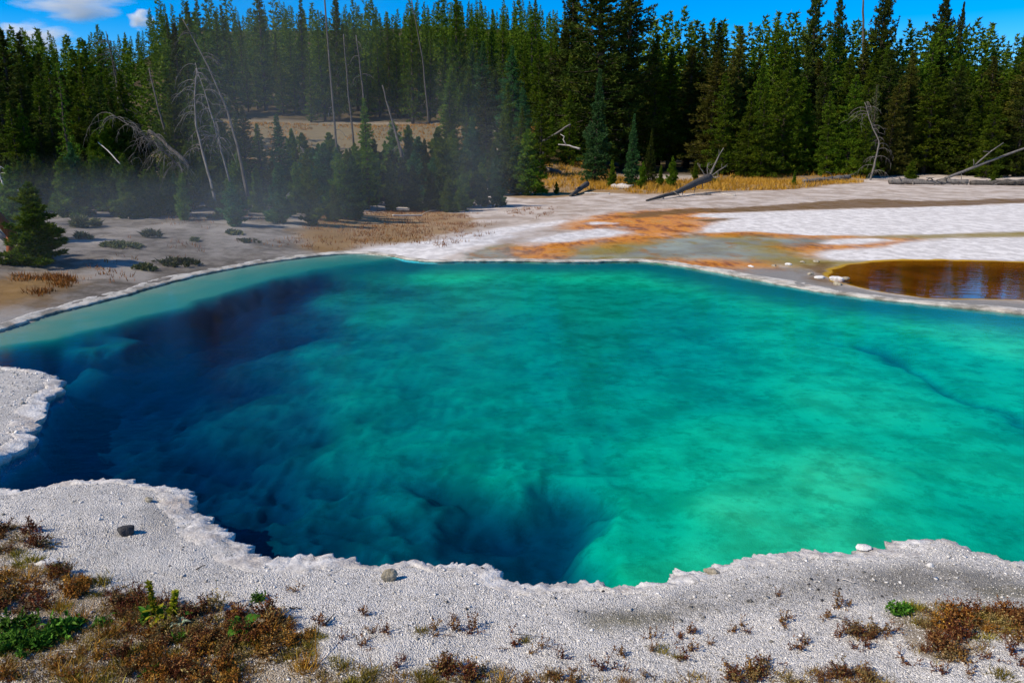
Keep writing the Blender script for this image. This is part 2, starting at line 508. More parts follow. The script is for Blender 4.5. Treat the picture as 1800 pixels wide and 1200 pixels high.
def land_h(x, y, sd):
    sdp = np.maximum(sd, 0)
    near = 1 - sstep(9.0, 12.5, y)
    az = x / np.maximum(y, 1.0)
    left = 1 - sstep(-0.36, -0.10, az)
    hn = 0.065 + 0.20 * (1 - np.exp(-sdp / 1.1)) + 0.022 * fbm(x, y, 1.7, 4, 3) + 0.010 * fbm(x, y, 9.0, 3, 4)
    hl = 0.045 + 0.78 * (1 - np.exp(-sdp / 5.5)) + 0.06 * fbm(x, y, 0.6, 5, 8) * sstep(0.3, 2, sdp) + 0.012 * fbm(x, y, 5.0, 3, 9) * sstep(.1, .8, sdp)
    hr = 0.038 + 0.0016 * sdp + (0.010 * fbm(x, y, 0.8, 4, 11) + 0.003 * fbm(x, y, 6, 3, 12)) * sstep(0.5, 4, sdp)
    hr = hr + 0.30 * sstep(36, 60, y) * (0.5 + 0.5 * fbm(x, y, 0.15, 3, 44))
    hf = left * hl + (1 - left) * hr
    h = near * hn + (1 - near) * hf
    w = 1 - sstep(0.0, 0.16, az)
    hill = w * (4.7 * sstep(50, 90, y) + 26 * np.clip((y - 92) / 130.0, 0, 1) ** 0.95) + (1 - w) * (0.6 * sstep(58, 80, y) + 24 * sstep(85, 280, y))
    hill = hill * (1 + 0.15 * fbm(x, y, 0.03, 3, 21)) * (0.66 + 0.34 * sstep(-0.50, -0.36, az))
    return h + hill


def ground_h(x, y):
    x = np.atleast_1d(np.asarray(x, float)); y = np.atleast_1d(np.asarray(y, float))
    sd = poly_sd(SHORE_S, x, y)
    return land_h(x, y, sd)


def ground_px(px, py):
    """where the sight line through a pixel meets the land"""
    d = ray(px, py)
    t = np.linspace(1.5, 140, 2400)
    X, Y, Z = d[0] * t, d[1] * t, CAM_H + d[2] * t
    G = ground_h(X, Y)
    k = np.argmax(Z < G)
    if Z[k] >= G[k]: k = len(t) - 1
    return float(X[k]), float(Y[k]), float(G[k])


def at_dist(px, dist):
    x = (px - 900) / F_PX * dist * (1.0 / CP) * 1.0
    return x, dist, float(ground_h(x, dist)[0])


# ------------------------------------------------------------------ ground sheet (land, pool bed and flats in one)
def lines(segs):
    out = [segs[0][0]]
    for a, b, s in segs:
        n = max(1, int(round((b - a) / s)))
        out += list(np.linspace(a, b, n + 1)[1:])
    return np.array(out)


yl = lines([(-60, -4, 8), (-4, 1.5, 0.5), (1.5, 3.0, 0.06), (3.0, 6.4, 0.024), (6.4, 12, 0.075), (12, 22, 0.10), (22, 40, 0.22), (40, 70, 0.6),
            (70, 290, 4), (290, 1500, 110)])
xr = lines([(0, 3.7, 0.028), (3.7, 7, 0.06), (7, 16, 0.12), (16, 30, 0.3), (30, 80, 1.4), (80, 260, 9), (260, 1500, 120)])
xl = np.concatenate([-xr[::-1][:-1], xr])
GX, GY = np.meshgrid(xl, yl)
SD = poly_sd(SHORE_S, GX, GY)
GZ = land_h(GX, GY, SD)
inside = SD < 0.14
bx_ = GX[inside]; by_ = GY[inside]; bs_ = SD[inside]
dep = -bed_depth(bx_, by_, np.minimum(bs_ - 0.02, -0.0))
k = sstep(0.14, 0.02, bs_)
GZ[inside] = GZ[inside] * (1 - k) + dep * k
# the shallow runoff pond
PS = np.full(GX.shape, 99.0)
sel = (GY > 9) & (GY < 60)
PS[sel] = poly_sd(POND, GX[sel], GY[sel])
POND_Z = 0.034
pk = 1 - sstep(-0.5, 0.02, PS)
GZ = np.where(PS < 0.02, GZ * (1 - pk) + (POND_Z - 0.035 - 0.03 * pk) * pk, GZ)
GZ = np.where((PS < 0.6) & (PS >= 0.02) & (SD > 0.2), np.maximum(GZ, POND_Z + 0.012), GZ)

ny, nx = GX.shape
idx = np.arange(nx * ny).reshape(ny, nx)
gm = MB()
quads = np.stack([idx[:-1, :-1].ravel(), idx[:-1, 1:].ravel(), idx[1:, 1:].ravel(), idx[1:, :-1].ravel()], 1)
gm.add(np.stack([GX.ravel(), GY.ravel(), GZ.ravel()], 1), None, quads)


def ground_material():
    m = new_mat('sinter ground'); t = NT(m)
    geo = t.n('ShaderNodeNewGeometry').outputs['Position']
    sdp = t.attr('sd_pool'); dist = t.n('ShaderNodeSeparateXYZ', {0: geo}).outputs[1]
    flat = t.n('ShaderNodeMapping', {'Vector': geo, 'Scale': (1.0, 0.55, 1.0)}).outputs[0]
    nb = t.noise(geo, 0.55, 6, 0.6)
    nm = t.noise(geo, 3.0, 6, 0.65)
    nf = t.noise(geo, 26.0, 5, 0.7)
    ns = t.noise(flat, 1.3, 7, 0.65)
    nl = t.noise(geo, 0.16, 4, 0.6)

    zmp = t.n('ShaderNodeMapping', {'Vector': geo, 'Scale': (0.45, 0.30, 1.0)}).outputs[0]
    zst = t.noise(zmp, 2.2, 7, 0.68)

    def zone(name, soft=0.12, amp=0.9, off=0.0):
        v = t.math('ADD', t.attr(name), t.math('MULTIPLY', t.math('SUBTRACT', t.math('MULTIPLY_ADD', zst, .6, t.math('MULTIPLY', ns, .4)), 0.5), amp * 2.6))
        return t.step(t.math('ADD', v, off), soft, -soft)

    # near bank: pale grey sinter gravel
    vor = t.n('ShaderNodeTexVoronoi', {'Vector': geo, 'Scale': 130.0, 'Randomness': 1.0}, feature='F1')
    cell = t.n('ShaderNodeSeparateColor', {0: vor.outputs['Color']}).outputs[0]
    grav = t.mix(cell, (0.36, 0.34, 0.31), (0.80, 0.77, 0.72))
    grav = t.mix(t.math('MULTIPLY', t.step(nb, .40, .62), .45), grav, t.mix(nf, (0.26, 0.245, 0.22), (0.60, 0.575, 0.53)))
    grav = t.mix(t.math('MULTIPLY', t.step(nm, 0.42, 0.66), .6), grav, (0.72, 0.69, 0.64))
    grav = t.mix(t.math('MULTIPLY', t.step(nf, 0.54, 0.68), 0.7), grav, (0.16, 0.15, 0.135))
    dark = t.math('MULTIPLY', t.attr('z_dark'), t.step(nm, 0.30, 0.6))
    grav = t.mix(t.math('MULTIPLY', dark, 0.85), grav, t.mix(nf, (0.10, 0.095, 0.08), (0.28, 0.265, 0.235)))
    olive = t.math('MULTIPLY', t.attr('z_olive'), t.step(nm, 0.35, 0.6))
    grav = t.mix(t.math('MULTIPLY', olive, 0.7), grav, (0.17, 0.15, 0.075))
    soil = t.mix(nf, (0.11, 0.07, 0.03), (0.34, 0.25, 0.12))
    vg = t.math('MULTIPLY', t.step(t.math('ADD', t.attr('z_veg'), t.math('MULTIPLY', t.math('SUBTRACT', nm, 0.5), 1.6)), 0.45, 0.75), 0.7)
    grav = t.mix(vg, grav, soil)
    # left bank: grey tan crust with brown stains
    bank = t.mix(t.step(nm, 0.35, 0.65), (0.115, 0.10, 0.082), (0.235, 0.21, 0.18))
    bank = t.mix(t.step(nb, 0.45, 0.62), bank, (0.33, 0.30, 0.265))
    bank = t.mix(t.math('MULTIPLY', t.step(t.noise(flat, 2.2, 6, .7), 0.54, 0.68), 0.75), bank, (0.15, 0.12, 0.085))
    bank = t.mix(t.math('MULTIPLY', t.step(nf, 0.58, 0.72), 0.6), bank, (0.09, 0.08, 0.065))
    # flats
    fl = t.mix(t.step(zst, 0.38, 0.62), (0.40, 0.325, 0.26), (0.63, 0.555, 0.485))
    fl = t.mix(t.math('MULTIPLY', t.step(nm, 0.55, 0.7), 0.5), fl, (0.50, 0.36, 0.24))
    fl = t.mix(t.math('MULTIPLY', t.step(nf, 0.6, 0.75), 0.5), fl, (0.2, 0.17, 0.14))
    gravel2 = t.mix(nf, (0.16, 0.15, 0.135), (0.40, 0.385, 0.36))
    fl = t.mix(zone('z_gravel', 0.2, 0.3), fl, gravel2)
    wet = zone('z_wet', 0.25, 0.8)
    wcol = t.mix(t.step(nb, 0.35, 0.65), (0.20, 0.19, 0.145), (0.30, 0.34, 0.28))
    stw = t.n('ShaderNodeMapping', {'Vector': geo, 'Scale': (0.7, 0.3, 1.0)}).outputs[0]
    wcol = t.mix(t.math('MULTIPLY', t.step(t.noise(stw, 2.4, 6, .65), 0.52, 0.66), 0.75), wcol, (0.30, 0.145, 0.035))
    wcol = t.mix(t.math('MULTIPLY', t.step(t.noise(stw, 1.5, 5, .6), 0.56, 0.66), 0.6), wcol, (0.24, 0.20, 0.04))
    wcol = t.mix(t.math('MULTIPLY', t.step(nf, 0.66, 0.72), 0.6), wcol, (0.6, 0.57, 0.5))
    fl = t.mix(wet, fl, wcol)
    yel = zone('z_yellow', 0.8, 1.4, -.3)
    fl = t.mix(t.math('MULTIPLY', yel, 0.85), fl, t.mix(nm, (0.16, 0.115, 0.008), (0.36, 0.28, 0.03)))
    ora = zone('z_orange', 0.85, 1.4, -.3)
    st = t.n('ShaderNodeMapping', {'Vector': geo, 'Scale': (0.8, 0.28, 1.0)}).outputs[0]
    no = t.math('ADD', t.math('MULTIPLY', t.noise(st, 1.6, 6, .65), .65), t.math('MULTIPLY', t.noise(st, 9.0, 4, .6), .35))
    ocol = t.ramp(no, [(0.34, (0.085, 0.032, 0.003)), (0.44, (0.30, 0.085, 0.002)), (0.53, (0.66, 0.24, 0.012)), (0.61, (0.50, 0.22, 0.03)), (0.68, (0.72, 0.50, 0.22))])
    ocol = t.mix(t.math('MULTIPLY', t.step(nf, 0.62, 0.72), 0.5), ocol, (0.68, 0.38, 0.15))
    fl = t.mix(t.math('MULTIPLY', ora, 0.92), fl, ocol)
    bro = zone('z_brown', 0.35, 1.0, -.1)
    bcol = t.mix(ns, (0.075, 0.042, 0.010), (0.26, 0.145, 0.035))
    fl = t.mix(t.math('MULTIPLY', bro, 0.9), fl, bcol)
    whi = zone('z_white', 0.32, 1.0)
    wc = t.mix(t.step(t.noise(flat, 3.5, 7, 0.7), 0.40, 0.62), (0.54, 0.515, 0.49), (0.755, 0.73, 0.695))
    stq = t.n('ShaderNodeMapping', {'Vector': geo, 'Scale': (0.6, 0.35, 1.0)}).outputs[0]
    wc = t.mix(t.math('MULTIPLY', t.step(t.noise(stq, 4.0, 7, 0.75), 0.57, 0.68), 0.6), wc, (0.36, 0.33, 0.30))
    fl = t.mix(whi, fl, wc)
    # blend the regions
    col = t.mix(t.step(t.math('ADD', t.attr('z_left'), t.math('MULTIPLY', t.math('SUBTRACT', nb, 0.5), 0.5)), 0.35, 0.75), fl, bank)
    col = t.mix(t.attr('z_near'), col, grav)
    gold = zone('z_gold', 0.5, 1.2)
    gcol = t.mix(t.noise(geo, 2.0, 5, .7), (0.16, 0.085, 0.022), (0.42, 0.245, 0.07))
    col = t.mix(t.math('MULTIPLY', gold, 0.8), col, gcol)
    # forest floor and meadow
    fcol = t.mix(t.step(nl, 0.35, 0.65), (0.030, 0.024, 0.012), (0.095, 0.070, 0.032))
    col = t.mix(t.attr('z_forest'), col, fcol)
    mcol = t.mix(t.noise(geo, 1.2, 6, .7), (0.12, 0.092, 0.045), (0.24, 0.195, 0.11))
    col = t.mix(t.attr('z_meadow'), col, mcol)
    # pond bed: orange brown microbial mat, yellow near its far edge
    ps = t.attr('sd_pond')
    pm = t.step(t.math('ADD', ps, t.math('MULTIPLY', t.math('SUBTRACT', ns, 0.5), 0.3)), 0.03, -0.06)
    pcol = t.mix(t.step(ns, 0.38, 0.62), (0.16, 0.062, 0.005), (0.30, 0.130, 0.012))
    pcol = t.mix(t.step(t.math('ADD', ps, t.math('MULTIPLY', t.math('SUBTRACT', ns, 0.5), 1.6)), -1.0, -0.1), pcol, (0.44, 0.26, 0.015))
    col = t.mix(pm, col, pcol)
    # pool bed: pale yellow green sinter with darker lumps
    bm_ = t.step(sdp, 0.03, -0.03)
    bed = t.mix(t.step(t.noise(geo, 1.7, 7, 0.68), 0.36, 0.62), (0.40, 0.52, 0.21), (0.62, 0.80, 0.345))
    bed = t.mix(t.math('MULTIPLY', t.step(t.noise(geo, 4.5, 6, 0.7), 0.50, 0.64), 0.45), bed, (0.22, 0.33, 0.13))
    shelf = t.math('MULTIPLY', t.step(t.math('ADD', t.math('MULTIPLY_ADD', t.attr('z_left'), 2.0, sdp), t.math('MULTIPLY', t.math('SUBTRACT', nm, 0.5), 0.9)), -2.3, -0.4), t.step(dist, 7.5, 10.0))
    bed = t.mix(shelf, bed, (0.27, 0.245, 0.20))
    col = t.mix(bm_, col, bed)
    # roughness: wet films are glossy
    wetm = t.math('MULTIPLY', t.math('MAXIMUM', t.math('MAXIMUM', wet, ora), t.math('MAXIMUM', bro, yel)), t.math('SUBTRACT', 1.0, whi))
    wetm = t.math('MULTIPLY', wetm, t.step(ns, 0.35, 0.55))
    rough = t.mixf(wetm, 0.92, 0.42)
    hgt = t.math('ADD', t.math('MULTIPLY', vor.outputs['Distance'], -0.012), t.math('MULTIPLY', nf, 0.012))
    hgt = t.math('ADD', hgt, t.math('MULTIPLY', nm, 0.03))
    bst = t.math('MULTIPLY', t.math('SUBTRACT', 1.0, t.math('MAXIMUM', t.math('MULTIPLY', wetm, 0.85), t.math('MAXIMUM', t.math('MULTIPLY', bm_, 0.75), t.math('MULTIPLY', whi, 0.72)))), 0.85)
    bp = t.n('ShaderNodeBump', {'Strength': bst, 'Distance': 1.0, 'Height': hgt}).outputs[0]
    t.out(t.n('ShaderNodeBsdfPrincipled', {'Base Color': col, 'Roughness': rough, 'Specular IOR Level': 0.12, 'Normal': bp}).outputs[0])
    return m


M_GROUND = ground_material()
gme = gm.mesh('ground', M_GROUND, True)
ground = tag(link('ground', gme), kind='structure')


def gattr(name, arr):
    a = gme.attributes.new(name, 'FLOAT', 'POINT')
    a.data.foreach_set('value', np.asarray(arr, np.float32).ravel())


gattr('sd_pool', SD)
gattr('sd_pond', PS)
AZ = GX / np.maximum(GY, 1.0)
NEAR = 1 - sstep(9.5, 12.5, GY)
gattr('z_near', NEAR)
gattr('z_left', (1 - sstep(-0.34, -0.06, AZ)) * (1 - NEAR))
zsel = (GY > 9) & (GY < 110)
for zn, polys in ZONES.items():
    a = np.full(GX.shape, 9.0)
    px_, py_ = GX[zsel], GY[zsel]
    acc = np.full(px_.shape, 9.0)
    for P in polys:
        acc = np.minimum(acc, poly_sd(P, px_, py_))
    a[zsel] = acc
    gattr(zn, a)
W_C = 1 - sstep(0.0, 0.16, AZ)
W_L = 1 - sstep(-0.36, -0.18, AZ)
edge = 64 - 22 * W_L * 1.2 + 3 * fbm(GX, GY, 0.1, 3, 61)
mead = sstep(50, 56, GY) * (1 - sstep(90, 94, GY)) * sstep(-0.60, -0.50, AZ) * (1 - sstep(-0.04, 0.02, AZ))
gattr('z_meadow', mead)
gattr('z_forest', sstep(edge - 3, edge + 4, GY) * (1 - mead))


def near_blob(pts, soft):
    a = np.zeros(GX.shape)
    s_ = GY < 8
    P = gpoly(pts, 0.2)
    a[s_] = 1 - sstep(-soft, soft, poly_sd(P, GX[s_], GY[s_]))
    return a


VEG_POLYS = [[(-60, 910), (70, 918), (85, 950), (20, 985), (170, 1005), (160, 1030), (260, 1025), (300, 1050), (420, 1050), (520, 1075), (545, 1110), (580, 1150), (560, 1260), (-80, 1260)],
             [(1555, 1050), (1650, 1040), (1730, 1065), (1830, 1050), (1850, 1120), (1740, 1120), (1720, 1165), (1650, 1170), (1590, 1120)],
             [(560, 1170), (900, 1160), (1050, 1180), (1500, 1170), (1600, 1195), (1600, 1280), (560, 1280)]]
gattr('z_veg', np.clip(sum(near_blob(p, 0.16) * w for p, w in zip(VEG_POLYS, (1.0, .95, .62))), 0, 1))
gattr('z_dark', np.clip(near_blob([(1120, 1045), (1250, 1010), (1450, 985), (1620, 965), (1700, 975), (1830, 1000), (1830, 1050), (1500, 1030), (1300, 1050), (1200, 1075), (1080, 1080), (980, 1045)], 0.12)
                        + 0.6 * near_blob([(255, 870), (300, 868), (320, 900), (290, 930), (250, 900)], 0.12), 0, 1))
gattr('z_olive', np.clip(near_blob([(1020, 1062), (1120, 1055), (1210, 1058), (1150, 1090), (1040, 1098)], 0.1) + near_blob([(1720, 1020), (1850, 1010), (1850, 1050), (1740, 1040)], 0.08), 0, 1))

# ------------------------------------------------------------------ sinter rim round the pool
def resample(P, stepf):
    out = []
    n = len(P)
    for i in range(n):
        a, b = P[i], P[(i + 1) % n]
        L = np.linalg.norm(b - a)
        st = stepf((a + b) / 2)
        k = max(1, int(math.ceil(L / st)))
        for j in range(k): out.append(a + (b - a) * j / k)
    return np.array(out)


def rim():
    P = resample(smooth_poly(SHORE, 2), lambda c: max(0.016, 0.0038 * np.hypot(*c)) if c[0] < 8 else 0.12)
    n = len(P)
    # smooth normals
    T = np.roll(P, -3, 0) - np.roll(P, 3, 0)
    for _ in range(14): T = (T + np.roll(T, 1, 0) + np.roll(T, -1, 0)) / 3
    T /= np.linalg.norm(T, axis=1, keepdims=True) + 1e-9
    N = np.stack([T[:, 1], -T[:, 0]], 1)               # outward (land side)
    near = 1 - sstep(8.5, 11.5, P[:, 1])
    ri = sstep(0.05, 0.35, P[:, 0] / np.maximum(P[:, 1], 1)) * (1 - near)
    left = (1 - near) * (1 - ri)
    jag = fbm(P[:, 0], P[:, 1], 2.2, 3, 71) * 0.06 + fbm(P[:, 0], P[:, 1], 7, 6, 72, 0.82) * 0.11
    jag = jag * (near + 0.6 * (1 - near)) + np.maximum(fbm(P[:, 0], P[:, 1], 22, 2, 73), 0) * 0.05 * near
    width = 0.17 + 0.16 * fbm(P[:, 0], P[:, 1], 1.3, 3, 74)
    width = near * width + (1 - near) * (0.22 * left + 0.34 * ri) * (1 + .6 * fbm(P[:, 0], P[:, 1], .8, 3, 174))
    lip = near * (0.055 + 0.02 * fbm(P[:, 0], P[:, 1], 3.0, 3, 75)) + (1 - near) * (0.032 * ri + 0.02 * left) * (1 + .9 * fbm(P[:, 0], P[:, 1], .9, 3, 76))
    # profile: (t in widths, extra height factor)
    prof = [('deep', 0), ('under', 0), ('lipb', 0), ('lipt', 0)] + [('top', f) for f in (0.06, 0.13, 0.22, 0.32, 0.44, 0.57, 0.72, 0.88, 1.05, 1.3, 1.6)]
    rows = []
    for kind, f in prof:
        if kind == 'deep': t = jag + 0.10; z = np.full(n, -0.55)
        elif kind == 'under': t = jag + 0.05; z = np.full(n, -0.045)
        elif kind == 'lipb': t = jag + 0.006; z = np.full(n, 0.008) + 0.25 * lip
        elif kind == 'lipt': t = jag; z = 0.72 * lip + 0.008
        else: t = jag * (1 - min(f, 1) * 0.6) + f * width
        xy = P + N * t[:, None]
        if kind == 'top':
            g = land_h(xy[:, 0], xy[:, 1], np.maximum(t, 0))
            bump = lip * (0.26 if f < 0.4 else 0.26 * (1 - sstep(0.4, 1.1, f)))
            rough_ = fbm(xy[:, 0], xy[:, 1], 14, 4, 78, 0.65) * 0.016 * near + fbm(xy[:, 0], xy[:, 1], 5, 4, 79, .6) * 0.012 + np.abs(fbm(xy[:, 0], xy[:, 1], 30, 2, 80)) * 0.010 * near
            rough_ = rough_ * (1 if f < 1.2 else 0.2)
            base = np.minimum(g, 0.9 * g) if f > 0.9 else g * (0.55 + 0.45 * f)
            z = base + bump * 0.9 + rough_ + 0.006 - (0.0 if f < 1.1 else (0.02 if f < 1.5 else 0.07))
            if f < 0.1: z = z * 0.9
            z = np.maximum(z, 0.012) if f < 1.1 else z
        rows.append(np.stack([xy[:, 0], xy[:, 1], z], 1))
    m = len(rows)
    V = np.stack(rows, 1).reshape(-1, 3)
    i = np.arange(n)[:, None]; j = np.arange(m - 1)[None, :]
    i2 = (i + 1) % n
    Q = np.stack([(i * m + j), (i2 * m + j), (i2 * m + j + 1), (i * m + j + 1)], -1).reshape(-1, 4)
    tint = np.repeat(near, m)
    mb = MB(); mb.add(V, None, Q, tint)
    fv = np.tile(np.array([f for _, f in prof]), n)
    mt = new_mat('sinter crust'); t = NT(mt)
    geo = t.n('ShaderNodeNewGeometry').outputs['Position']
    nm = t.noise(geo, 7, 6, .65); nf = t.noise(geo, 40, 5, .7); nb = t.noise(geo, 1.4, 4)
    c = t.mix(t.step(nm, .36, .62), (0.44, 0.41, 0.375), (0.74, 0.72, 0.685))
    cfar = t.mix(t.step(t.noise(geo, 2.2, 7, .7), .38, .62), (0.24, 0.22, 0.18), (0.60, 0.57, 0.50))
    c = t.mix(t.attr('tint'), cfar, c)
    c = t.mix(t.math('MULTIPLY', t.step(nf, .56, .72), .55), c, (0.20, 0.18, 0.155))
    c = t.mix(t.math('MULTIPLY', t.step(nb, .55, .7), .35), c, (0.55, 0.42, 0.30))
    vo = t.n('ShaderNodeTexVoronoi', {'Vector': geo, 'Scale': 130.0}, feature='F1')
    gv = t.mix(t.n('ShaderNodeSeparateColor', {0: vo.outputs['Color']}).outputs[0], (0.34, 0.32, 0.29), (0.74, 0.71, 0.66))
    fade = t.step(t.math('ADD', t.attr('across'), t.math('MULTIPLY', t.math('SUBTRACT', t.noise(geo, 3.5, 5, .65), .5), 2.0)), .62, 1.15)
    c = t.mix(fade, c, gv)
    bp = t.n('ShaderNodeBump', {'Strength': 0.8, 'Distance': 0.02, 'Height': t.math('ADD', nf, nm)}).outputs[0]
    t.out(t.n('ShaderNodeBsdfPrincipled', {'Base Color': c, 'Roughness': 0.9, 'Specular IOR Level': 0.2, 'Normal': bp}).outputs[0])
    me = mb.mesh('pool_rim', mt, True)
    at_ = me.attributes.new('across', 'FLOAT', 'POINT'); at_.data.foreach_set('value', fv.astype(np.float32))
    return tag(link('pool_rim', me), kind='structure')


rim()

# ------------------------------------------------------------------ water
def water_surface(t, rough, bump_scale, bump_str, refl=0.34, glossy_col=(1, 1, 1, 1), tcol=(1, 1, 1, 1)):
    geo = t.n('ShaderNodeNewGeometry').outputs['Position']
    mp = t.n('ShaderNodeMapping', {'Vector': geo, 'Scale': (1.0, 1.6, 1.0)}).outputs[0]
    h = t.math('ADD', t.noise(mp, bump_scale, 3, .5), t.math('MULTIPLY', t.noise(mp, bump_scale * 3.3, 3, .5), 0.35))
    bp = t.n('ShaderNodeBump', {'Strength': 1.0, 'Distance': bump_str, 'Height': h}).outputs[0]
    lw = t.n('ShaderNodeLayerWeight', {'Blend': 0.5, 'Normal': bp}).outputs['Facing']
    p5 = t.math('POWER', lw, 5.0)
    fr = t.math('MULTIPLY_ADD', p5, refl, 0.012, True)
    gl = t.n('ShaderNodeBsdfGlossy', {'Roughness': rough, 'Normal': bp, 'Color': glossy_col}).outputs[0]
    tr = t.n('ShaderNodeBsdfTransparent', {'Color': tcol}).outputs[0]
    return t.n('ShaderNodeMixShader', {0: fr, 1: tr, 2: gl}).outputs[0]


def prism(P, z0, z1):
    bm = bmesh.new()
    top = [bm.verts.new((x, y, z1)) for x, y in P]
    bot = [bm.verts.new((x, y, z0)) for x, y in P]
    f1 = bm.faces.new(top); f2 = bm.faces.new(bot[::-1])
    n = len(P)
    for i in range(n):
        bm.faces.new((top[(i + 1) % n], top[i], bot[i], bot[(i + 1) % n]))
    bmesh.ops.triangulate(bm, faces=[f1, f2])
    bmesh.ops.recalc_face_normals(bm, faces=bm.faces)
    return bm


def offset_poly(P, d):
    T = np.roll(P, -1, 0) - np.roll(P, 1, 0)
    T /= np.linalg.norm(T, axis=1, keepdims=True)
    return P + np.stack([T[:, 1], -T[:, 0]], 1) * d


M_WATER = new_mat('hot spring water'); _t = NT(M_WATER)
_s = water_surface(_t, 0.04, 5.0, 0.004)
_va = _t.n('ShaderNodeVolumeAbsorption', {'Color': (0.0, 0.888, 0.9445, 1), 'Density': 19.5}).outputs[0]
_t.out(_s, _va)
bmw = prism(offset_poly(SHORE, 0.10), -2.6, 0.0)
mw = bpy.data.meshes.new('pool_water'); bmw.to_mesh(mw); mw.materials.append(M_WATER)
tag(link('pool_water', mw), kind='structure')

M_PONDW = new_mat('shallow pond water'); _t = NT(M_PONDW)
_t.out(water_surface(_t, 0.03, 3.0, 0.0025, 0.8, (1, 1, 1, 1), (0.95, 0.82, 0.62, 1)))
bmp = prism(offset_poly(POND, 0.05), POND_Z - 0.004, POND_Z)
mp_ = bpy.data.meshes.new('pond_water'); bmp.to_mesh(mp_); mp_.materials.append(M_PONDW)
tag(link('pond_water', mp_), kind='structure')
# ------------------------------------------------------------------ conifers
UP = np.array([0, 0, 1.0])


def conifer(seed, kind, dens=1.0, blade=1.0, tuft=1.0, kk=None):
    """a 10 m tree: returns trunk MB (with limbs) and crown MB"""
    g = np.random.default_rng(seed)
    H = 10.0
    P = dict(pine=(1.85, 0.07, 175), bushy=(2.35, 0.015, 210), spruce=(1.75, 0.02, 230), old=(2.0, 0.06, 230), young=(2.9, 0.01, 125), hill=(1.75, 0.05, 135), gaunt=(1.3, 0.22, 95))[kind]
    blade *= dict(young=2.3, spruce=1.1).get(kind, 1.0)
    Rm, cb, nb = P
    nb = int(nb * dens)
    tr, cr = MB(), MB()
    zz = np.linspace(0, H * 0.985, 9)
    wob = np.cumsum(g.normal(0, 0.03, (9, 2)), 0); wob[0] = 0
    tp = np.column_stack([wob, zz])
    r0 = 0.15 if kind != 'old' else 0.24
    tr.tube(tp, r0 * (1 - zz / H) ** 0.8 + 0.012, 6)
    ph = g.uniform(0, 6.28)
    lop = g.uniform(0.70, 1.15, 12)
    ring = np.interp(np.linspace(0, 1, 60), np.linspace(0, 1, 15), g.uniform(0.68, 1.2, 15))
    for b in range(nb):
        t = cb + (1 - cb) * ((b + g.uniform(0, 1)) / nb) ** (0.92 if kind != 'spruce' else 0.85)
        u = (t - cb) / (1 - cb)
        z = H * t
        az = ph + b * 2.399 + g.normal(0, 0.3)
        if kind in ('pine', 'hill'): pr = (1 - u) ** 0.80 * (0.6 + 0.4 * min(1, u * 5)) * g.uniform(0.5, 1.25)
        elif kind == 'bushy': pr = (1 - u) ** 0.74 * (0.7 + 0.3 * min(1, u * 8)) * g.uniform(0.5, 1.2)
        elif kind == 'spruce': pr = (1 - u) ** 0.92 * g.uniform(0.72, 1.08)
        elif kind == 'young': pr = (1 - u) ** 0.62 * (0.75 + .25 * min(1, u * 6)) * g.uniform(0.4, 1.25)
        elif kind == 'gaunt': pr = (1 - u) ** 0.6 * g.uniform(0.2, 1.1)
        else: pr = (1 - u ** 2.2) ** 0.8 * g.uniform(0.35, 1.15)
        pr *= ring[int(u * 59)] * lop[int((az % 6.283) / 6.283 * 12) % 12]
        L = max(0.10, Rm * pr)
        if kind == 'spruce': el = -0.22 + 0.75 * u + g.normal(0, 0.08)
        elif kind == 'young': el = 0.35 + 0.6 * u + g.normal(0, 0.15)
        elif kind == 'old': el = -0.12 + 0.7 * u + g.normal(0, 0.2)
        else: el = 0.02 + 0.55 * u + g.normal(0, 0.16)
        hd = np.array([math.cos(az), math.sin(az), 0])
        d = hd * math.cos(el) + UP * math.sin(el)
        base = np.array([np.interp(z, zz, tp[:, 0]), np.interp(z, zz, tp[:, 1]), z])
        sag = (0.10 if kind in ('spruce', 'old') else -0.12) * L

        def pos(s):
            s = np.asarray(s)[:, None]
            return base + d * L * s - UP * sag * (4 * s * (1 - s)) * 0.6
        if L > 0.45:
            tr.tube(pos(np.linspace(0, 0.85, 4)), np.linspace(0.028, 0.008, 4) * (1.4 if kind == 'old' else 1), 3, cap=False)
        n = max(2, int((4 + L * 18) * (1.0 if kind != 'gaunt' else 0.5) * tuft))
        s = g.uniform(0.12, 1.0, n) ** 0.75
        c = pos(s)
        side = np.cross(d, UP); side /= np.linalg.norm(side) + 1e-9
        lat = g.uniform(-1, 1, n) * L * 0.40 * (1.12 - s) ** 0.7
        ver = g.normal(0, 0.06, n) * L
        c = c + side * lat[:, None] + d * (-np.abs(lat)[:, None] * 0.25) + UP * ver[:, None]
        tb = g.uniform(0, 1) * 0.45
        k = kk or (6 if kind != 'young' else 7)
        cc = np.repeat(c, k, 0)
        dirs = d * 0.75 + g.normal(0, 0.62, (n * k, 3)) + UP * (0.28 if kind != 'spruce' else 0.0)
        dirs += np.repeat(np.sign(lat), k)[:, None] * side * 0.35
        dirs /= np.linalg.norm(dirs, axis=1, keepdims=True)
        ln = g.uniform(0.13, 0.27, n * k) * blade * (1.0 - 0.35 * u)
        tint = np.clip(tb + np.repeat(g.uniform(0, 0.55, n), k), 0, 1)
        cr.blades(cc, dirs * ln[:, None], g.uniform(0.045, 0.085, n * k) * blade, tint)
    # leader tip
    n = 24
    zt = g.uniform(H * 0.955, H * 1.005, n)
    dirs = g.normal(0, 0.5, (n, 3)) + UP * 1.0; dirs /= np.linalg.norm(dirs, axis=1, keepdims=True)
    cr.blades(np.column_stack([np.full(n, tp[-1, 0]), np.full(n, tp[-1, 1]), zt - 0.1]), dirs * 0.2, np.full(n, 0.05), g.uniform(0.2, 0.8, n))
    return tr, cr


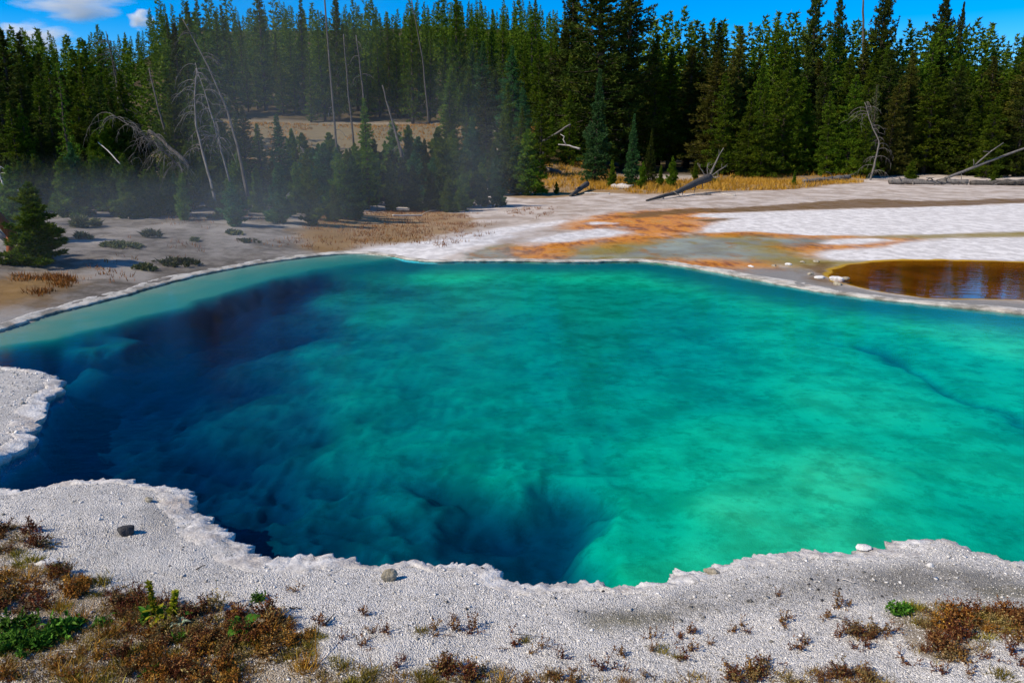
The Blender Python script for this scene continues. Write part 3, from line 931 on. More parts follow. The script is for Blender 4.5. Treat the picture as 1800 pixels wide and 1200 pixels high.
MATS = dict(pine=M_PINE, bushy=M_PINE, spruce=M_SPRUCE, old=M_DARKPINE, young=M_YOUNG, hill=M_PINE, gaunt=M_DARKPINE)
VAR = {}
for kd, nv in dict(pine=5, bushy=5, spruce=3, old=3, young=4, hill=5, gaunt=2).items():
    VAR[kd] = []
    for v in range(nv):
        a, b = conifer(100 + 13 * v + len(kd) * 7, kd)
        VAR[kd].append((a.mesh(kd + ' trunk', M_BARK), b.mesh(kd + ' crown', MATS[kd]), np.vstack(b.v)))
trng = random.Random(11)
NTREE = 0


def tree(name, kind, x, y, z, h, wide, label, group=None, cat='tree', mat=None, lean=0.0, var=None):
    global NTREE
    NTREE += 1
    lst = VAR[kind]
    vi = trng.randrange(len(lst)) if var is None else var
    tm, cm, _ = lst[vi]
    e = bpy.data.objects.new(name, None); COL.objects.link(e)
    e.empty_display_size = 0.3
    e.location = (x, y, z - 0.05)
    s = h / 10.0
    e.scale = (s * wide, s * wide, s)
    e.rotation_euler = (trng.uniform(-.03, .03) + 0, lean + trng.uniform(-.03, .03), trng.uniform(0, 6.28) if lean == 0 else 0)
    tag(e, label, cat, group)
    link('trunk', tm, e); c = link('crown', cm, e)
    if mat is not None:
        c.material_slots[0].link = 'OBJECT'; c.material_slots[0].material = mat
    return e


def top_h(px, py, dist):
    d = ray(px, py)
    return CAM_H + d[2] * dist / d[1]


SKY = [(-250, 40), (0, 48), (37, 30), (60, 60), (70, 42), (100, 55), (125, 50), (145, 38), (170, 75), (190, 65), (205, 95), (217, 52), (235, 45), (262, 75), (270, 58), (300, 60), (315, 25),
       (338, 2), (365, 28), (395, 42), (430, 14), (460, 14), (485, 20), (530, 3), (560, 20), (590, 20), (620, 5), (640, 15), (665, 0), (690, 25), (705, 20), (745, -4), (775, 5), (810, -4), (850, -4),
       (870, 20), (890, -5), (930, -5), (960, 8), (1000, -25), (1110, -15), (1150, 8), (1215, 12), (1240, 25), (1280, 25), (1310, 38), (1345, 12), (1380, 20), (1400, -20), (1680, 30), (1710, 35), (1735, 50),
       (1755, 62), (1780, 40), (2100, 40)]
SKX, SKY_ = np.array([a for a, b in SKY], float), np.array([b for a, b in SKY], float)


def sky_at(px): return float(np.interp(px, SKX, SKY_))


def put(kind, px, dist, top, wide, label, group, name='pine_tree', **kw):
    x, y, z = at_dist(px, dist)
    pxx, _ = to_px(x, y, z + 4)
    x += (px - pxx) / F_PX * dist
    z = float(ground_h(x, y)[0])
    h = top_h(px, top, dist) - z
    if h < 1.0: return None
    if kw.pop('far', False): return far_tree(x, y, z, h, wide)
    if kind == 'bushy' and h < 4.2: kind, wide = 'young', wide * .8
    return tree(name, kind, x, y, z, h, wide, label, group, **kw)


# --- trees that stand out
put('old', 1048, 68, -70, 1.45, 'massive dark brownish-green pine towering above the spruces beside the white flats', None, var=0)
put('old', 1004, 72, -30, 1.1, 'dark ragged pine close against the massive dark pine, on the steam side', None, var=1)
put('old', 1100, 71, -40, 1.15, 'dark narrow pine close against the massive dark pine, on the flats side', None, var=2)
put('spruce', 1047, 55, 122, 1.0, 'large blue-green spruce with drooping branches at the golden grass edge', None, name='spruce_tree', var=0)
x, y, z = ground_px(1110, 329)
tree('spruce_tree', 'spruce', x, y, z, top_h(1110, 200, y) - z, 0.98, 'slim blue-green spruce with a pointed spire, taller of the pair', None, var=1)
x, y, z = ground_px(1140, 325)
tree('spruce_tree', 'spruce', x, y, z, top_h(1138, 226, y) - z, 0.95, 'small dark spruce with a bare thin tip, shorter of the pair', None, mat=M_DARKPINE, var=2)
put('old', 1415, 82, -30, 0.80, 'tall ragged old pine with dark curling boughs above the front pines', None, var=1)
put('old', 1465, 88, -12, 0.62, 'shaggy dark old pine just behind the front pines, with open sky gaps', None, var=2)
put('old', 1540, 84, -40, 0.72, 'tall old pine with a broken open crown rising over the dead snag', None, var=0)
put('old', 1642, 90, -20, 0.78, 'tall dense old pine with a dark top and long side boughs', None, var=2)
put('old', 1672, 96, 5, 0.45, 'small dark pointed pine top leaning on the dense old pine', None, var=1)
put('spruce', 1781, 95, 2, 0.55, 'lone spire of dark spruce above the right forest skyline', None, name='spruce_tree', var=0, mat=M_DARKPINE)
put('gaunt', 1535, 63.5, 150, 1.0, 'half-dead olive-brown pine standing behind the twisted dead snag', None, var=0, mat=M_SHRUB)
put('gaunt', 95, 24, 108, 0.9, 'yellow-green slender pine with a bare dark lower trunk near the bank', None, var=1, mat=M_YOUNG)
put('pine', 338, 62, 2, 0.9, 'tallest sharp-topped pine on the left skyline', None, var=2)

# --- far wood on the hill that reads as one mass
fw = MB()
frng = np.random.default_rng(5)
low = [conifer(900 + k, 'hill', 0.62, 1.9, 0.40, 3)[1] for k in range(5)]


def far_tree(x, y, z, h, wide):
    m = low[frng.integers(5)]
    V = np.vstack(m.v); a = frng.uniform(0, 6.28); s = h / 10; w = s * wide
    X = (V[:, 0] * math.cos(a) - V[:, 1] * math.sin(a)) * w + x
    Y = (V[:, 0] * math.sin(a) + V[:, 1] * math.cos(a)) * w + y
    fw.add(np.column_stack([X, Y, V[:, 2] * s + z]), np.arange(len(V)).reshape(-1, 3), None, np.clip(np.concatenate(m.tint) * .8 + frng.uniform(0, .3), 0, 1))


# --- forest rows
def near_of(px, marks):
    for x, nm in marks:
        if px < x: return nm
    return marks[-1][1]


LM = [(62, 'behind the sloping timber handrail'), (150, 'behind the slender yellow-green pine'), (235, 'around the bare twiggy dead treetop'), (9999, 'behind the grey tangle of dead trees')]
CM = [(440, 'above the leaning dead trunks'), (545, 'on the hill before the tall thin dead pole'), (650, 'on the hill behind the bent dead pole'), (790, 'on the hill behind the tall pale bare pole'), (9999, 'on the hill over the thick fallen trunk')]
RM = [(1310, 'behind the dark log roots'), (1400, 'between the dark log and the branchy log'), (1500, 'behind the branchy grey log'), (1580, 'behind the twisted dead snag'), (1690, 'behind the long grey log'), (9999, 'behind the leaning pale pole')]
SIDE = [('bushy', 23.5, 30, (262, 330), 1.3, 'low bushy green pine in the thicket', 330), ('bushy', 25.5, 26, (195, 290), 1.2, 'mid-height bushy pine in the thicket', 335), ('pine', 28, 27, (120, 235), 1.25, 'slim green pine at the back of the thicket', 340),
        ('pine', 31, 28, (75, 160), 1.2, 'dark green pine in the first tall rank', 345), ('pine', 38, 26, (40, 100), 1.15, 'dark green pine in the second tall rank', 345), ('pine', 46, 26, (10, 60), 1.1, 'dark skyline pine in the third tall rank', 345),
        ('pine', 56, 22, (0, 40), 1.1, 'dark skyline pine in the rear rank', 345), ('hill', 66, 20, (2, 40), 1.2, 'thin far skyline pine in the rearmost rank', 345)]
for kd, dist, sp, (t0, t1), wd, lb, x1 in SIDE:
    px = -70.0
    while px < x1:
        px += sp * trng.uniform(0.7, 1.35)
        if 25 < dist < 50 and 226 < px < 288: continue
        dd = dist + trng.uniform(-1, 1) * (1 if dist < 30 else 2)
        tp_ = trng.uniform(t0, t1) + (0 if dist < 30 else sky_at(px))
        put(kd, px, dd, tp_, wd * trng.uniform(.75, 1.25), lb + ' ' + near_of(px, LM), 'pines behind the pale bank', far=dist > 50, mat=M_YOUNG if dist < 27 and trng.random() < .45 else (M_DARKPINE if trng.random() < .5 else None))
CENTER = [(95, 23, 'front-rank narrow pine'), (102, 23, 'second-rank narrow pine'), (110, 20, 'third-rank narrow pine'), (119, 20, 'fourth-rank narrow pine'), (129, 20, 'fifth-rank narrow pine')]
for dist, sp, lb in CENTER:
    px = 320.0
    while px < 1000:
        px += sp * trng.uniform(0.7, 1.35)
        dd = dist + trng.uniform(-3.5, 3.5)
        x_, y_, z_ = at_dist(px, dd)
        h_ = trng.choice((7.5, 8.5, 9.5, 10.5, 11.5, 13)) * trng.uniform(.9, 1.1)
        if dist > 105: far_tree(x_, y_, z_, h_, trng.uniform(.8, 1.2)); continue
        tree('pine_tree', 'hill', x_, y_, z_, h_, trng.uniform(.8, 1.2), lb + ' ' + near_of(px, CM), 'pines on the hill above the meadow')
LOWC = [('bushy', 24.5, 42, (290, 335), 1.2, 330, 560, 'low bushy pine in the steamy thicket under the leaning trunks'), ('bushy', 27, 30, (235, 305), 1.2, 340, 590, 'bushy green pine in the steamy thicket under the leaning trunks'), ('pine', 30.5, 22, (170, 265), 1.3, 335, 620, 'slim green pine in the steamy thicket under the leaning trunks'),
        ('bushy', 32, 34, (272, 312), 1.3, 570, 800, 'low bushy pine in the steamy thicket below the tall pale bare pole'), ('bushy', 35, 24, (228, 292), 1.2, 580, 860, 'bushy pine in the steamy thicket below the tall pale bare pole'), ('bushy', 43, 20, (205, 262), 1.2, 480, 920, 'dim pine deep in the steamy thicket below the meadow'),
        ('pine', 58, 30, (110, 200), 1.2, 760, 920, 'tall dim pine standing in the bluish steam')]
for kd, dist, sp, (t0, t1), wd, x0, x1, lb in LOWC:
    px = float(x0)
    while px < x1:
        px += sp * trng.uniform(0.7, 1.4)
        put(kd, px, dist + trng.uniform(-1, 1), trng.uniform(t0, t1), wd * trng.uniform(.8, 1.3), lb, 'pines in the steamy thicket', mat=trng.choice((M_SPRUCE, M_YOUNG, None, None, M_DARKPINE)))
MID = [('bushy', 66, 30, (120, 210), 1.0, 'bushy front pine'), ('pine', 73, 27, (70, 150), 1.25, 'mid-rank pine'), ('pine', 82, 27, (25, 90), 1.2, 'tall rear pine')]
for kd, dist, sp, (t0, t1), wd, lb in MID:
    px = 760.0
    while px < 1000:
        px += sp * trng.uniform(0.75, 1.3)
        put(kd, px, dist + trng.uniform(-2.5, 2.5), max(sky_at(px), 0) + trng.uniform(t0, t1), wd * trng.uniform(.8, 1.2), lb + (' in the dim stand behind the thin pole log' if px < 890 else ' in the stand behind the thick fallen trunk'), 'pines between meadow and golden grass', mat=M_SPRUCE if trng.random() < .3 else None)
RIGHT = [('bushy', 64.5, 38, (75, 165), 1.3, 1225, 'full front-rank pine with boughs to the ground'), ('bushy', 69, 36, (40, 105), 1.2, 1215, 'broad second-rank pine'), ('pine', 74, 27, (12, 70), 1.3, 1130, 'tall third-rank pine'),
         ('pine', 84, 22, (-4, 32), 1.3, 1120, 'tall fourth-rank pine'), ('hill', 96, 20, (-8, 22), 1.3, 1110, 'thin rear-rank pine')]
for kd, dist, sp, (t0, t1), wd, x0, lb in RIGHT:
    px = float(x0)
    while px < 1870:
        px += sp * trng.uniform(0.7, 1.35)
        if 1395 < px < 1670: s0 = 42
        else: s0 = max(sky_at(px), 20)
        put(kd, px, dist + trng.uniform(-2, 2), s0 + trng.uniform(t0, t1), wd * trng.uniform(.78, 1.28), lb + ' ' + near_of(px, RM), 'pines behind the white flats', far=dist > 80, mat=trng.choice((None, None, M_DARKPINE, M_OLIVE, None)))
# dark backdrop trees in the gap
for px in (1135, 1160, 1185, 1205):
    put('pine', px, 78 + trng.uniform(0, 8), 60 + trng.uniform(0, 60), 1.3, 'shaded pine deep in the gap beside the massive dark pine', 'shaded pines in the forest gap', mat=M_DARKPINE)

for dist, sp in ((138, 22), (147, 22), (157, 22), (168, 22), (182, 22), (205, 26)):
    px = -200.0
    while px < 2000:
        px += sp * frng.uniform(.7, 1.3)
        if px > 1080 and dist in (147, 168, 205): continue
        x, y, z = at_dist(px, dist + frng.uniform(-6, 6))
        s0 = max(sky_at(px), 22 if px > 1380 else -10)
        h = min(top_h(px, s0 + frng.uniform(-4, 22), y) - z, 12.5 * frng.uniform(.7, 1.0))
        if h < 3: continue
        far_tree(x, y, z, h, frng.uniform(.8, 1.2))
tag(link('far_forest', fw.mesh('far_forest', M_PINE)), 'far pine forest covering the hill behind', 'forest', kind='stuff')

# --- young pines
def young(px, base, top, wide, label, group=None, kind='young', mat=None, name='young_pine', var=None):
    x, y, z = ground_px(px, base)
    return tree(name, kind, x, y, z, top_h(px, top, y) - z, wide, label, group, mat=mat, var=var)


young(72, 466, 318, 1.5, 'bushy dark young pine with reddish stem at the left bank', None, var=0)
young(30, 424, 290, 1.2, 'yellow-green young pine behind the bushy bank pine', None, var=1)
young(265, 378, 296, 1.35, 'rounded bushy young pine on the pale bank under the grey tangle', None, var=2)
young(413, 397, 318, 1.3, 'dense dark young pine at the foot of the leaning dead trunks', None, mat=M_SPRUCE, var=3)
young(492, 392, 285, 1.1, 'misty green young pine beside the dense dark one', None, mat=M_SPRUCE, var=0)
for k, (px, b, tp_, w) in enumerate([(135, 378, 250, .8), (180, 372, 280, .9), (310, 372, 300, .9), (455, 374, 290, 0.9), (535, 368, 275, .9), (575, 366, 285, .9)]):
    young(px, b, tp_, w, 'green young pine at the open front of the bank thicket', 'young pines along the bank thicket', mat=M_YOUNG if k % 2 else M_SPRUCE)
for k, (px, b, tp_, w) in enumerate([(615, 362, 262, .9), (650, 360, 270, 1.0), (690, 352, 275, 1.0), (728, 352, 265, 1.0), (765, 345, 262, .8), (800, 345, 280, 0.9)]):
    young(px, b, tp_, w, 'young pine half veiled by steam below the dry meadow', 'young pines veiled by steam', mat=M_SPRUCE if k % 2 else M_YOUNG)
for px, b, tp_, w, lb in [(1076, 330, 280, .75, 'short bright green pine sapling in front of the large spruce'), (1128, 332, 284, .85, 'bright green pine sapling at the foot of the spruce pair'),
                          (1160, 330, 290, .8, 'little pine sapling between the spruce pair and a lone sapling'), (1181, 331, 274, .8, 'lone golden-green pine sapling before the dark forest gap'),
                          (978, 341, 318, 1.0, 'tiny dark green pine seedling on the golden grass slope'), (940, 322, 308, .9, 'tiny pine seedling in the golden grass by the fallen trunk'),
                          (836, 345, 300, .9, 'small green pine seedling beside the thin pole log'), (1222, 318, 282, .9, 'green sapling behind the upturned roots of the dark log'),
                          (1395, 326, 298, .7, 'slim sapling beside the branchy grey log'), (1600, 322, 282, 1.5, 'wide low green sapling behind the long grey log'),
                          (1745, 320, 300, 1.2, 'small green sapling behind the long log near the leaning pole')]:
    young(px, b, tp_, w, lb, None)

# ------------------------------------------------------------------ dead trees, poles and logs
def px_pt(px, py, dist):
    d = ray(px, py); t = dist / d[1]
    return np.array([d[0] * t, dist, CAM_H + d[2] * t])


def rel_tree(name, label, cat, pts, r0, r1, mat, branches=(), group=None, bmat=None, sides=7):
    base = pts[0]
    e = bpy.data.objects.new(name, None); COL.objects.link(e); e.location = base; e.empty_display_size = .2
    tag(e, label, cat, group)
    pts = np.array(pts) - base
    # refine the polyline
    tt = np.linspace(0, len(pts) - 1, len(pts) * 4)
    P = np.column_stack([np.interp(tt, np.arange(len(pts)), pts[:, c]) for c in range(3)])
    P = P + rng.normal(0, r0 * 0.12, P.shape)
    m = MB(); m.tube(P, np.linspace(r0, r1, len(P)) * rng.uniform(.88, 1.12, len(P)), sides)
    link('trunk', m.mesh('trunk', mat, True), e)
    if len(branches):
        for br in branches:
            b = MB()
            for q, ra, rb in br: b.tube(np.asarray(q) - base, np.linspace(ra, rb, len(q)), 4)
            link('branch', b.mesh('branch', bmat or mat), e)
    return e


def droop_branches(pts, n, L, g, lo=0.25, hi=1.0, r=0.012, droop=1.0, twigs=4):
    pts = np.array(pts); out = []
    for k in range(n):
        s = g.uniform(lo, hi) * (len(pts) - 1)
        b = np.array([np.interp(s, np.arange(len(pts)), pts[:, c]) for c in range(3)])
        az = g.uniform(0, 6.28); l = L * g.uniform(.4, 1.1)
        h = np.array([math.cos(az), math.sin(az) * .7, 0])
        u = np.linspace(0, 1, 7)[:, None]
        q = b + h * l * u + UP * l * (0.45 * u - droop * 0.95 * u ** 2.2)
        br = [(q, r, r * .35)]
        for _ in range(twigs):
            i = g.integers(2, 7)
            tl = l * g.uniform(.2, .5)
            dv = h * .5 + np.array([g.normal(0, .5), g.normal(0, .5), g.uniform(-1.0, .25)])
            w = np.linspace(0, 1, 4)[:, None]
            br.append((q[i] + dv * tl * w - UP * tl * .5 * droop * w ** 2, r * .55, r * .25))
        out.append(br)
    return out


g = np.random.default_rng(3)
dz = lambda px, py, d: px_pt(px, py, d)
T1 = [dz(383, 368, 23), dz(362, 290, 23.2), dz(345, 225, 23.5), dz(342, 170, 23.5), dz(346, 120, 23.6)]
rel_tree('dead_tree', 'pale dead pine with curling drooped branches leaning over the left bank', 'dead tree', T1, .042, .015, M_DEAD, droop_branches(T1, 26, .85, g, .35, 1, .011), bmat=M_DEAD)
T2 = [dz(436, 345, 25), dz(418, 260, 25.2), dz(398, 190, 25.5), dz(365, 115, 25.6), dz(322, 35, 26)]
rel_tree('dead_tree', 'long thin dark dead trunk leaning left across the forest', 'dead tree', T2, .055, .015, M_DEADDARK, droop_branches(T2, 12, .7, g, .4, 1, .012), bmat=M_DEADDARK)
T3 = [dz(322, 300, 23.5), dz(285, 262, 23.3), dz(235, 225, 23.3), dz(192, 198, 23.4)]
rel_tree('dead_tree', 'grey toppled dead tree with a tangle of hanging branches', 'dead tree', T3, .028, .012, M_DEADDARK, droop_branches(T3, 46, .75, g, .0, 1, .008, 1.2, 6), bmat=M_DEAD)
T4 = [dz(405, 322, 23.8), dz(390, 270, 23.8), dz(378, 222, 23.8), dz(362, 170, 24), dz(343, 110, 24.2)]
rel_tree('dead_tree', 'slender dead stem beside the pale curling dead pine', 'dead tree', T4, .032, .010, M_DEAD, droop_branches(T4, 24, .75, g, .35, 1, .010), bmat=M_DEAD)
T5 = [dz(293, 240, 30), dz(278, 190, 30), dz(262, 120, 30.5)]
rel_tree('dead_tree', 'short dark bare pole in front of the sunlit meadow gap', 'dead tree', T5, .05, .02, M_DEADDARK, droop_branches(T5, 4, .4, g))
T6 = [dz(330, 288, 24.4), dz(290, 252, 24.6), dz(262, 228, 24.8)]
rel_tree('dead_tree', 'dark slanting dead trunk behind the grey tangle', 'dead tree', T6, .06, .04, M_DEADDARK, droop_branches(T6, 6, .5, g), bmat=M_DEAD)
T7 = [dz(213, 290, 24), dz(190, 265, 24.2), dz(172, 250, 24.3)]
rel_tree('dead_tree', 'thin pale dead stick slanting over the thicket', 'dead tree', T7, .02, .012, M_DEADPALE, [])
T8 = [dz(212, 200, 44), dz(203, 130, 44), dz(186, 55, 44)]
rel_tree('dead_tree', 'bare twiggy grey-brown dead treetop against the left sky', 'dead tree', T8, .07, .015, M_DEADDARK, droop_branches(T8, 34, 1.0, g, .0, .9, .015, .8), bmat=M_DEADDARK)
T9 = [dz(754, 222, 90), dz(744, 110, 90), dz(722, -8, 90)]
rel_tree('dead_tree', 'tall pale bare pole leaning above the dry meadow', 'dead tree', T9, .10, .05, M_DEADDARK, [])
T10 = [dz(597, 322, 36), dz(590, 240, 36), dz(580, 120, 36.2), dz(569, -20, 36.5)]
rel_tree('dead_tree', 'tall thin dead pole running up out of the steam past the skyline', 'dead tree', T10, .05, .03, M_DEADDARK, droop_branches(T10, 14, .5, g, .0, .5, .012), bmat=M_DEAD)
T11 = [dz(646, 262, 60), dz(638, 160, 60), dz(626, 62, 60)]
rel_tree('dead_tree', 'bent dark dead pole left of the tall pale pole', 'dead tree', T11, .09, .04, M_DEADDARK, droop_branches(T11, 4, 1.2, g, .5, 1, .03), bmat=M_DEADDARK)
T12 = [dz(709, 285, 40), dz(700, 250, 40), dz(690, 215, 40.2), dz(672, 150, 40.5)]
rel_tree('dead_tree', 'dark dead snag with short hanging twigs below the meadow', 'dead tree', T12, .09, .03, M_DEADDARK, droop_branches(T12, 14, .6, g, .0, .7, .015), bmat=M_DEAD)
T13 = [dz(622, 255, 62), dz(612, 160, 62), dz(604, 60, 62)]
rel_tree('dead_tree', 'straight dark dead pole next to the bent one', 'dead tree', T13, .08, .04, M_DEADDARK, [])
T14 = [dz(555, 300, 34), dz(535, 270, 34), dz(528, 258, 34)]
rel_tree('dead_tree', 'small pale broken dead branchwood in the steam', 'dead tree', T14, .03, .015, M_DEAD, droop_branches(T14, 10, .6, g, 0, 1, .012), bmat=M_DEAD)
T15 = [dz(1527, 326, 60.5), dz(1538, 285, 60.5), dz(1546, 250, 60.6), dz(1530, 215, 60.8), dz(1520, 180, 61)]
rel_tree('dead_tree', 'twisted pale dead snag standing at the edge of the white flats', 'dead tree', T15, .085, .02, M_DEAD, droop_branches(T15, 26, 1.3, g, .1, 1, .022, .9), bmat=M_DEAD)
T16 = [dz(1250, 165, 63), dz(1240, 120, 63), dz(1230, 78, 63)]
T17 = [dz(14, 352, 20), dz(4, 318, 20), dz(-12, 290, 20)]
rel_tree('dead_tree', 'pale dead twigs arching at the edge of the left thicket', 'dead tree', T17, .025, .012, M_DEADPALE, droop_branches(T17, 8, .6, g, .3, 1, .012), bmat=M_DEADPALE)
T18 = [dz(1517, 75, 80), dz(1518, -10, 80)]
rel_tree('dead_tree', 'bare upright pole between the old pine crowns against the sky', 'dead tree', [at_dist(1517, 80) if False else dz(1516, 300, 80), T18[0], T18[1]], .13, .08, M_DEADDARK, [])


def log(name, label, pa, pb, r0, r1, mat, stubs=0, sl=.5, lift=0.0, group=None, cat='log', seed=0, root=None):
    g = np.random.default_rng(seed)
    a = np.array(ground_px(*pa)); b = np.array(ground_px(*pb))
    a[2] += r0 * .75; b[2] += r1 * .75 + lift
    pts = [a + (b - a) * s + np.array([0, 0, g.normal(0, r0 * .08)]) for s in np.linspace(0, 1, 5)]
    brs = []
    for k in range(stubs):
        s = g.uniform(.05, .98); p = a + (b - a) * s
        d = np.array([g.normal(0, .7), g.normal(0, .7), g.uniform(-.1, 1.0)]); l = sl * g.uniform(.4, 1.2)
        w = np.linspace(0, 1, 4)[:, None]
        brs.append([(p + d * l * w - UP * .5 * l * w ** 2, r0 * .28, r0 * .1)])
    if root:
        for d, l in root:
            d = np.array(d, float); w = np.linspace(0, 1, 5)[:, None]
            brs.append([(b + d * l * w + g.normal(0, .03, (5, 3)) * l, r1 * .55, r1 * .12)])
    return rel_tree(name, label, cat, pts, r0, r1, mat, brs, group, bmat=M_DEAD if mat is M_DEADDARK else mat)


# big dark log with upturned root end
a = np.array(ground_px(1136, 354)); yb = ground_px(1240, 338)[1]
b = px_pt(1243, 314, yb); bb = b + np.array([.1, 0, .05])
m1 = a + (b - a) * .45 + np.array([0, 0, -.12])
brs = []
for dv, l, r in [((.30, .1, 1.0), 1.35, .075), ((-.75, 0, .45), 1.1, .05), ((.8, 0, .55), .9, .05), ((-.3, .2, .8), .8, .04), ((.6, -.3, -.1), .7, .05), ((-.2, -.3, .35), .9, .04)]:
    dv = np.array(dv); w = np.linspace(0, 1, 6)[:, None]
    q = bb + dv * l * w + np.array([.25, 0, .2]) * l * w ** 2 + rng.normal(0, .02, (6, 3))
    br = [(q, r, r * .3)]
    for _ in range(2):
        d2 = np.array([rng.normal(0, .5), rng.normal(0, .3), .6]); br.append((q[4] + d2 * .45 * np.linspace(0, 1, 4)[:, None], r * .35, r * .12))
    brs.append(br)
for s in (.25, .4, .55, .7, .8, .9):
    p = a + (b - a) * s; w = np.linspace(0, 1, 3)[:, None]
    brs.append([(p + np.array([rng.normal(0, .3), -.3, -.55 + .2 * rng.normal()]) * .7 * w, .035, .015)])
rel_tree('fallen_log', 'dark charred log with pale upturned root arms on the flats', 'log', [a + np.array([0, 0, .03]), m1, a + (b - a) * .8, bb], .05, .24, M_DEADDARK, brs, bmat=M_DEAD)
log('fallen_log', 'thick grey fallen trunk casting dark shade in the golden grass', (985, 308), (897, 292), .17, .27, M_DEAD, 14, .6, .3, seed=1)
log('fallen_log', 'thin pole log lying level beside the thick fallen trunk', (822, 305), (908, 297), .10, .09, M_DEAD, 0, lift=.1, seed=2)
log('fallen_log', 'short dark leaning log piece below the large spruce', (1003, 346), (1032, 334), .09, .16, M_DEADDARK, 3, .3, .25, seed=3)
log('fallen_log', 'short bleached log among the saplings', (1077, 331), (1106, 333), .15, .17, M_DEADPALE, 2, .3, seed=4)
log('fallen_log', 'branchy grey log with drooping stubs in the golden grass', (1412, 321), (1492, 321), .13, .17, M_DEAD, 26, .9, .25, seed=5)
log('fallen_log', 'long grey fallen log with rib-like branches by the twisted snag', (1562, 324), (1700, 325), .20, .16, M_DEAD, 30, .8, .05, seed=6)
log('fallen_log', 'long dark fallen log running out beyond the leaning pole', (1705, 325), (1880, 327), .17, .22, M_DEADDARK, 16, .7, .05, seed=7)
log('fallen_log', 'forked bleached branch lying on the stony slope', (888, 344), (934, 338), .05, .04, M_DEADPALE, 6, .6, seed=8)
log('fallen_log', 'broken grey branchwood heap on the misty shore', (800, 364), (826, 365), .07, .07, M_DEAD, 14, .5, seed=9)
log('fallen_log', 'small flat driftwood stick beside the dark log', (1222, 343), (1250, 343), .05, .05, M_DEAD, 3, .4, seed=10)
log('fallen_log', 'thin driftwood sticks past the dark log on white crust', (1268, 342), (1292, 345), .04, .04, M_DEADPALE, 4, .5, seed=11)
log('fallen_log', 'pale slim log lying flat below the golden grass', (1028, 341), (1072, 342), .05, .05, M_DEADPALE, 0, .5, seed=12)
log('fallen_log', 'pale thin stick lying on the misty grey shore', (690, 380), (742, 380), .035, .03, M_DEADPALE, 3, .4, seed=13)
log('fallen_log', 'pale log under the young pines in the steam', (610, 364), (655, 356), .05, .05, M_DEADPALE, 8, .5, seed=14)
log('fallen_log', 'bleached branch litter below the misty young pine', (560, 372), (592, 366), .045, .045, M_DEADPALE, 14, .5, seed=15)
# leaning poles
yb = ground_px(1650, 324)[1]
rel_tree('leaning_pole', 'long pale leaning pole propped against the right forest', 'dead tree', [px_pt(1652, 318, yb), px_pt(1725, 289, yb + .6), px_pt(1830, 250, yb + 1.5)], .10, .06, M_DEAD,
         [[(np.array([px_pt(1708, 296, yb + .5), px_pt(1722, 283, yb + .5), px_pt(1742, 266, yb + .5), px_pt(1764, 251, yb + .5)]), .06, .03)],
          [(np.array([px_pt(1711, 296, yb + .5), px_pt(1712, 285, yb + .4), px_pt(1711, 280, yb + .4)]), .03, .02)],
          [(np.array([px_pt(1740, 267, yb + .5), px_pt(1728, 266, yb + .5)]), .025, .012)],
          [(np.array([px_pt(1690, 303, yb + .3), px_pt(1690, 316, yb + .1)]), .03, .02)]])
yb = ground_px(953, 296)[1]
rel_tree('leaning_pole', 'pale broken pole slanting from a jagged stump by the spruce', 'dead tree', [px_pt(950, 251, yb), px_pt(976, 236, yb), px_pt(1003, 218, yb)], .09, .06, M_DEAD,
         [[(np.array([px_pt(950, 251, yb), px_pt(952, 270, yb), px_pt(954, 292, yb)]), .07, .12)], [(np.array([px_pt(953, 262, yb), px_pt(957, 275, yb - .2), px_pt(956, 290, yb - .4)]), .08, .06)]])
yb = ground_px(990, 305)[1]
rel_tree('dead_tree', 'white broken dead bough sticking out left of the large spruce', 'dead tree', [px_pt(1020, 262, 55), px_pt(1000, 256, 55), px_pt(981, 254, 55)], .07, .03, M_DEADPALE,
         [[(np.array([px_pt(995, 255, 55), px_pt(990, 245, 55), px_pt(992, 240, 55), px_pt(985, 236, 55)]), .05, .02)]])

# wooden structure at the left edge: sloping timber rail with posts
def boxbar(mb, p, q, w, h):
    p, q = np.array(p, float), np.array(q, float)
    d = q - p; d /= np.linalg.norm(d)
    s = np.cross(d, UP); s /= np.linalg.norm(s); u = np.cross(s, d)
    V = [c + s * w * i + u * h * j for c in (p, q) for i, j in ((-.5, -.5), (.5, -.5), (.5, .5), (-.5, .5))]
    mb.add(V, None, [(0, 1, 2, 3), (7, 6, 5, 4), (0, 4, 5, 1), (1, 5, 6, 2), (2, 6, 7, 3), (3, 7, 4, 0)])


gx, gy, gz = ground_px(10, 455)
e = bpy.data.objects.new('handrail', None); COL.objects.link(e); e.location = (gx, gy, gz)
tag(e, 'reddish-brown timber handrail sloping down behind the bushy bank pine', 'handrail')
O = np.array((gx, gy, gz))
for nm_, pa, pb, w, h, mt in [('top_rail', (-45, 330), (24, 416), .14, .15, M_REDWOOD), ('lower_rail', (-45, 378), (26, 432), .08, .10, M_GREYWOOD), ('post', (18, 408), (18, 458), .10, .10, M_REDWOOD), ('post', (-28, 352), (-28, 460), .10, .10, M_REDWOOD)]:
    mb = MB(); boxbar(mb, px_pt(*pa, gy + (.06 if nm_ == 'lower_rail' else 0)) - O, px_pt(*pb, gy + (.06 if nm_ == 'lower_rail' else 0)) - O + (np.array([0.001, 0, 0]) if nm_ == 'post' else 0), w, h)
    link(nm_, mb.mesh(nm_, mt), e)

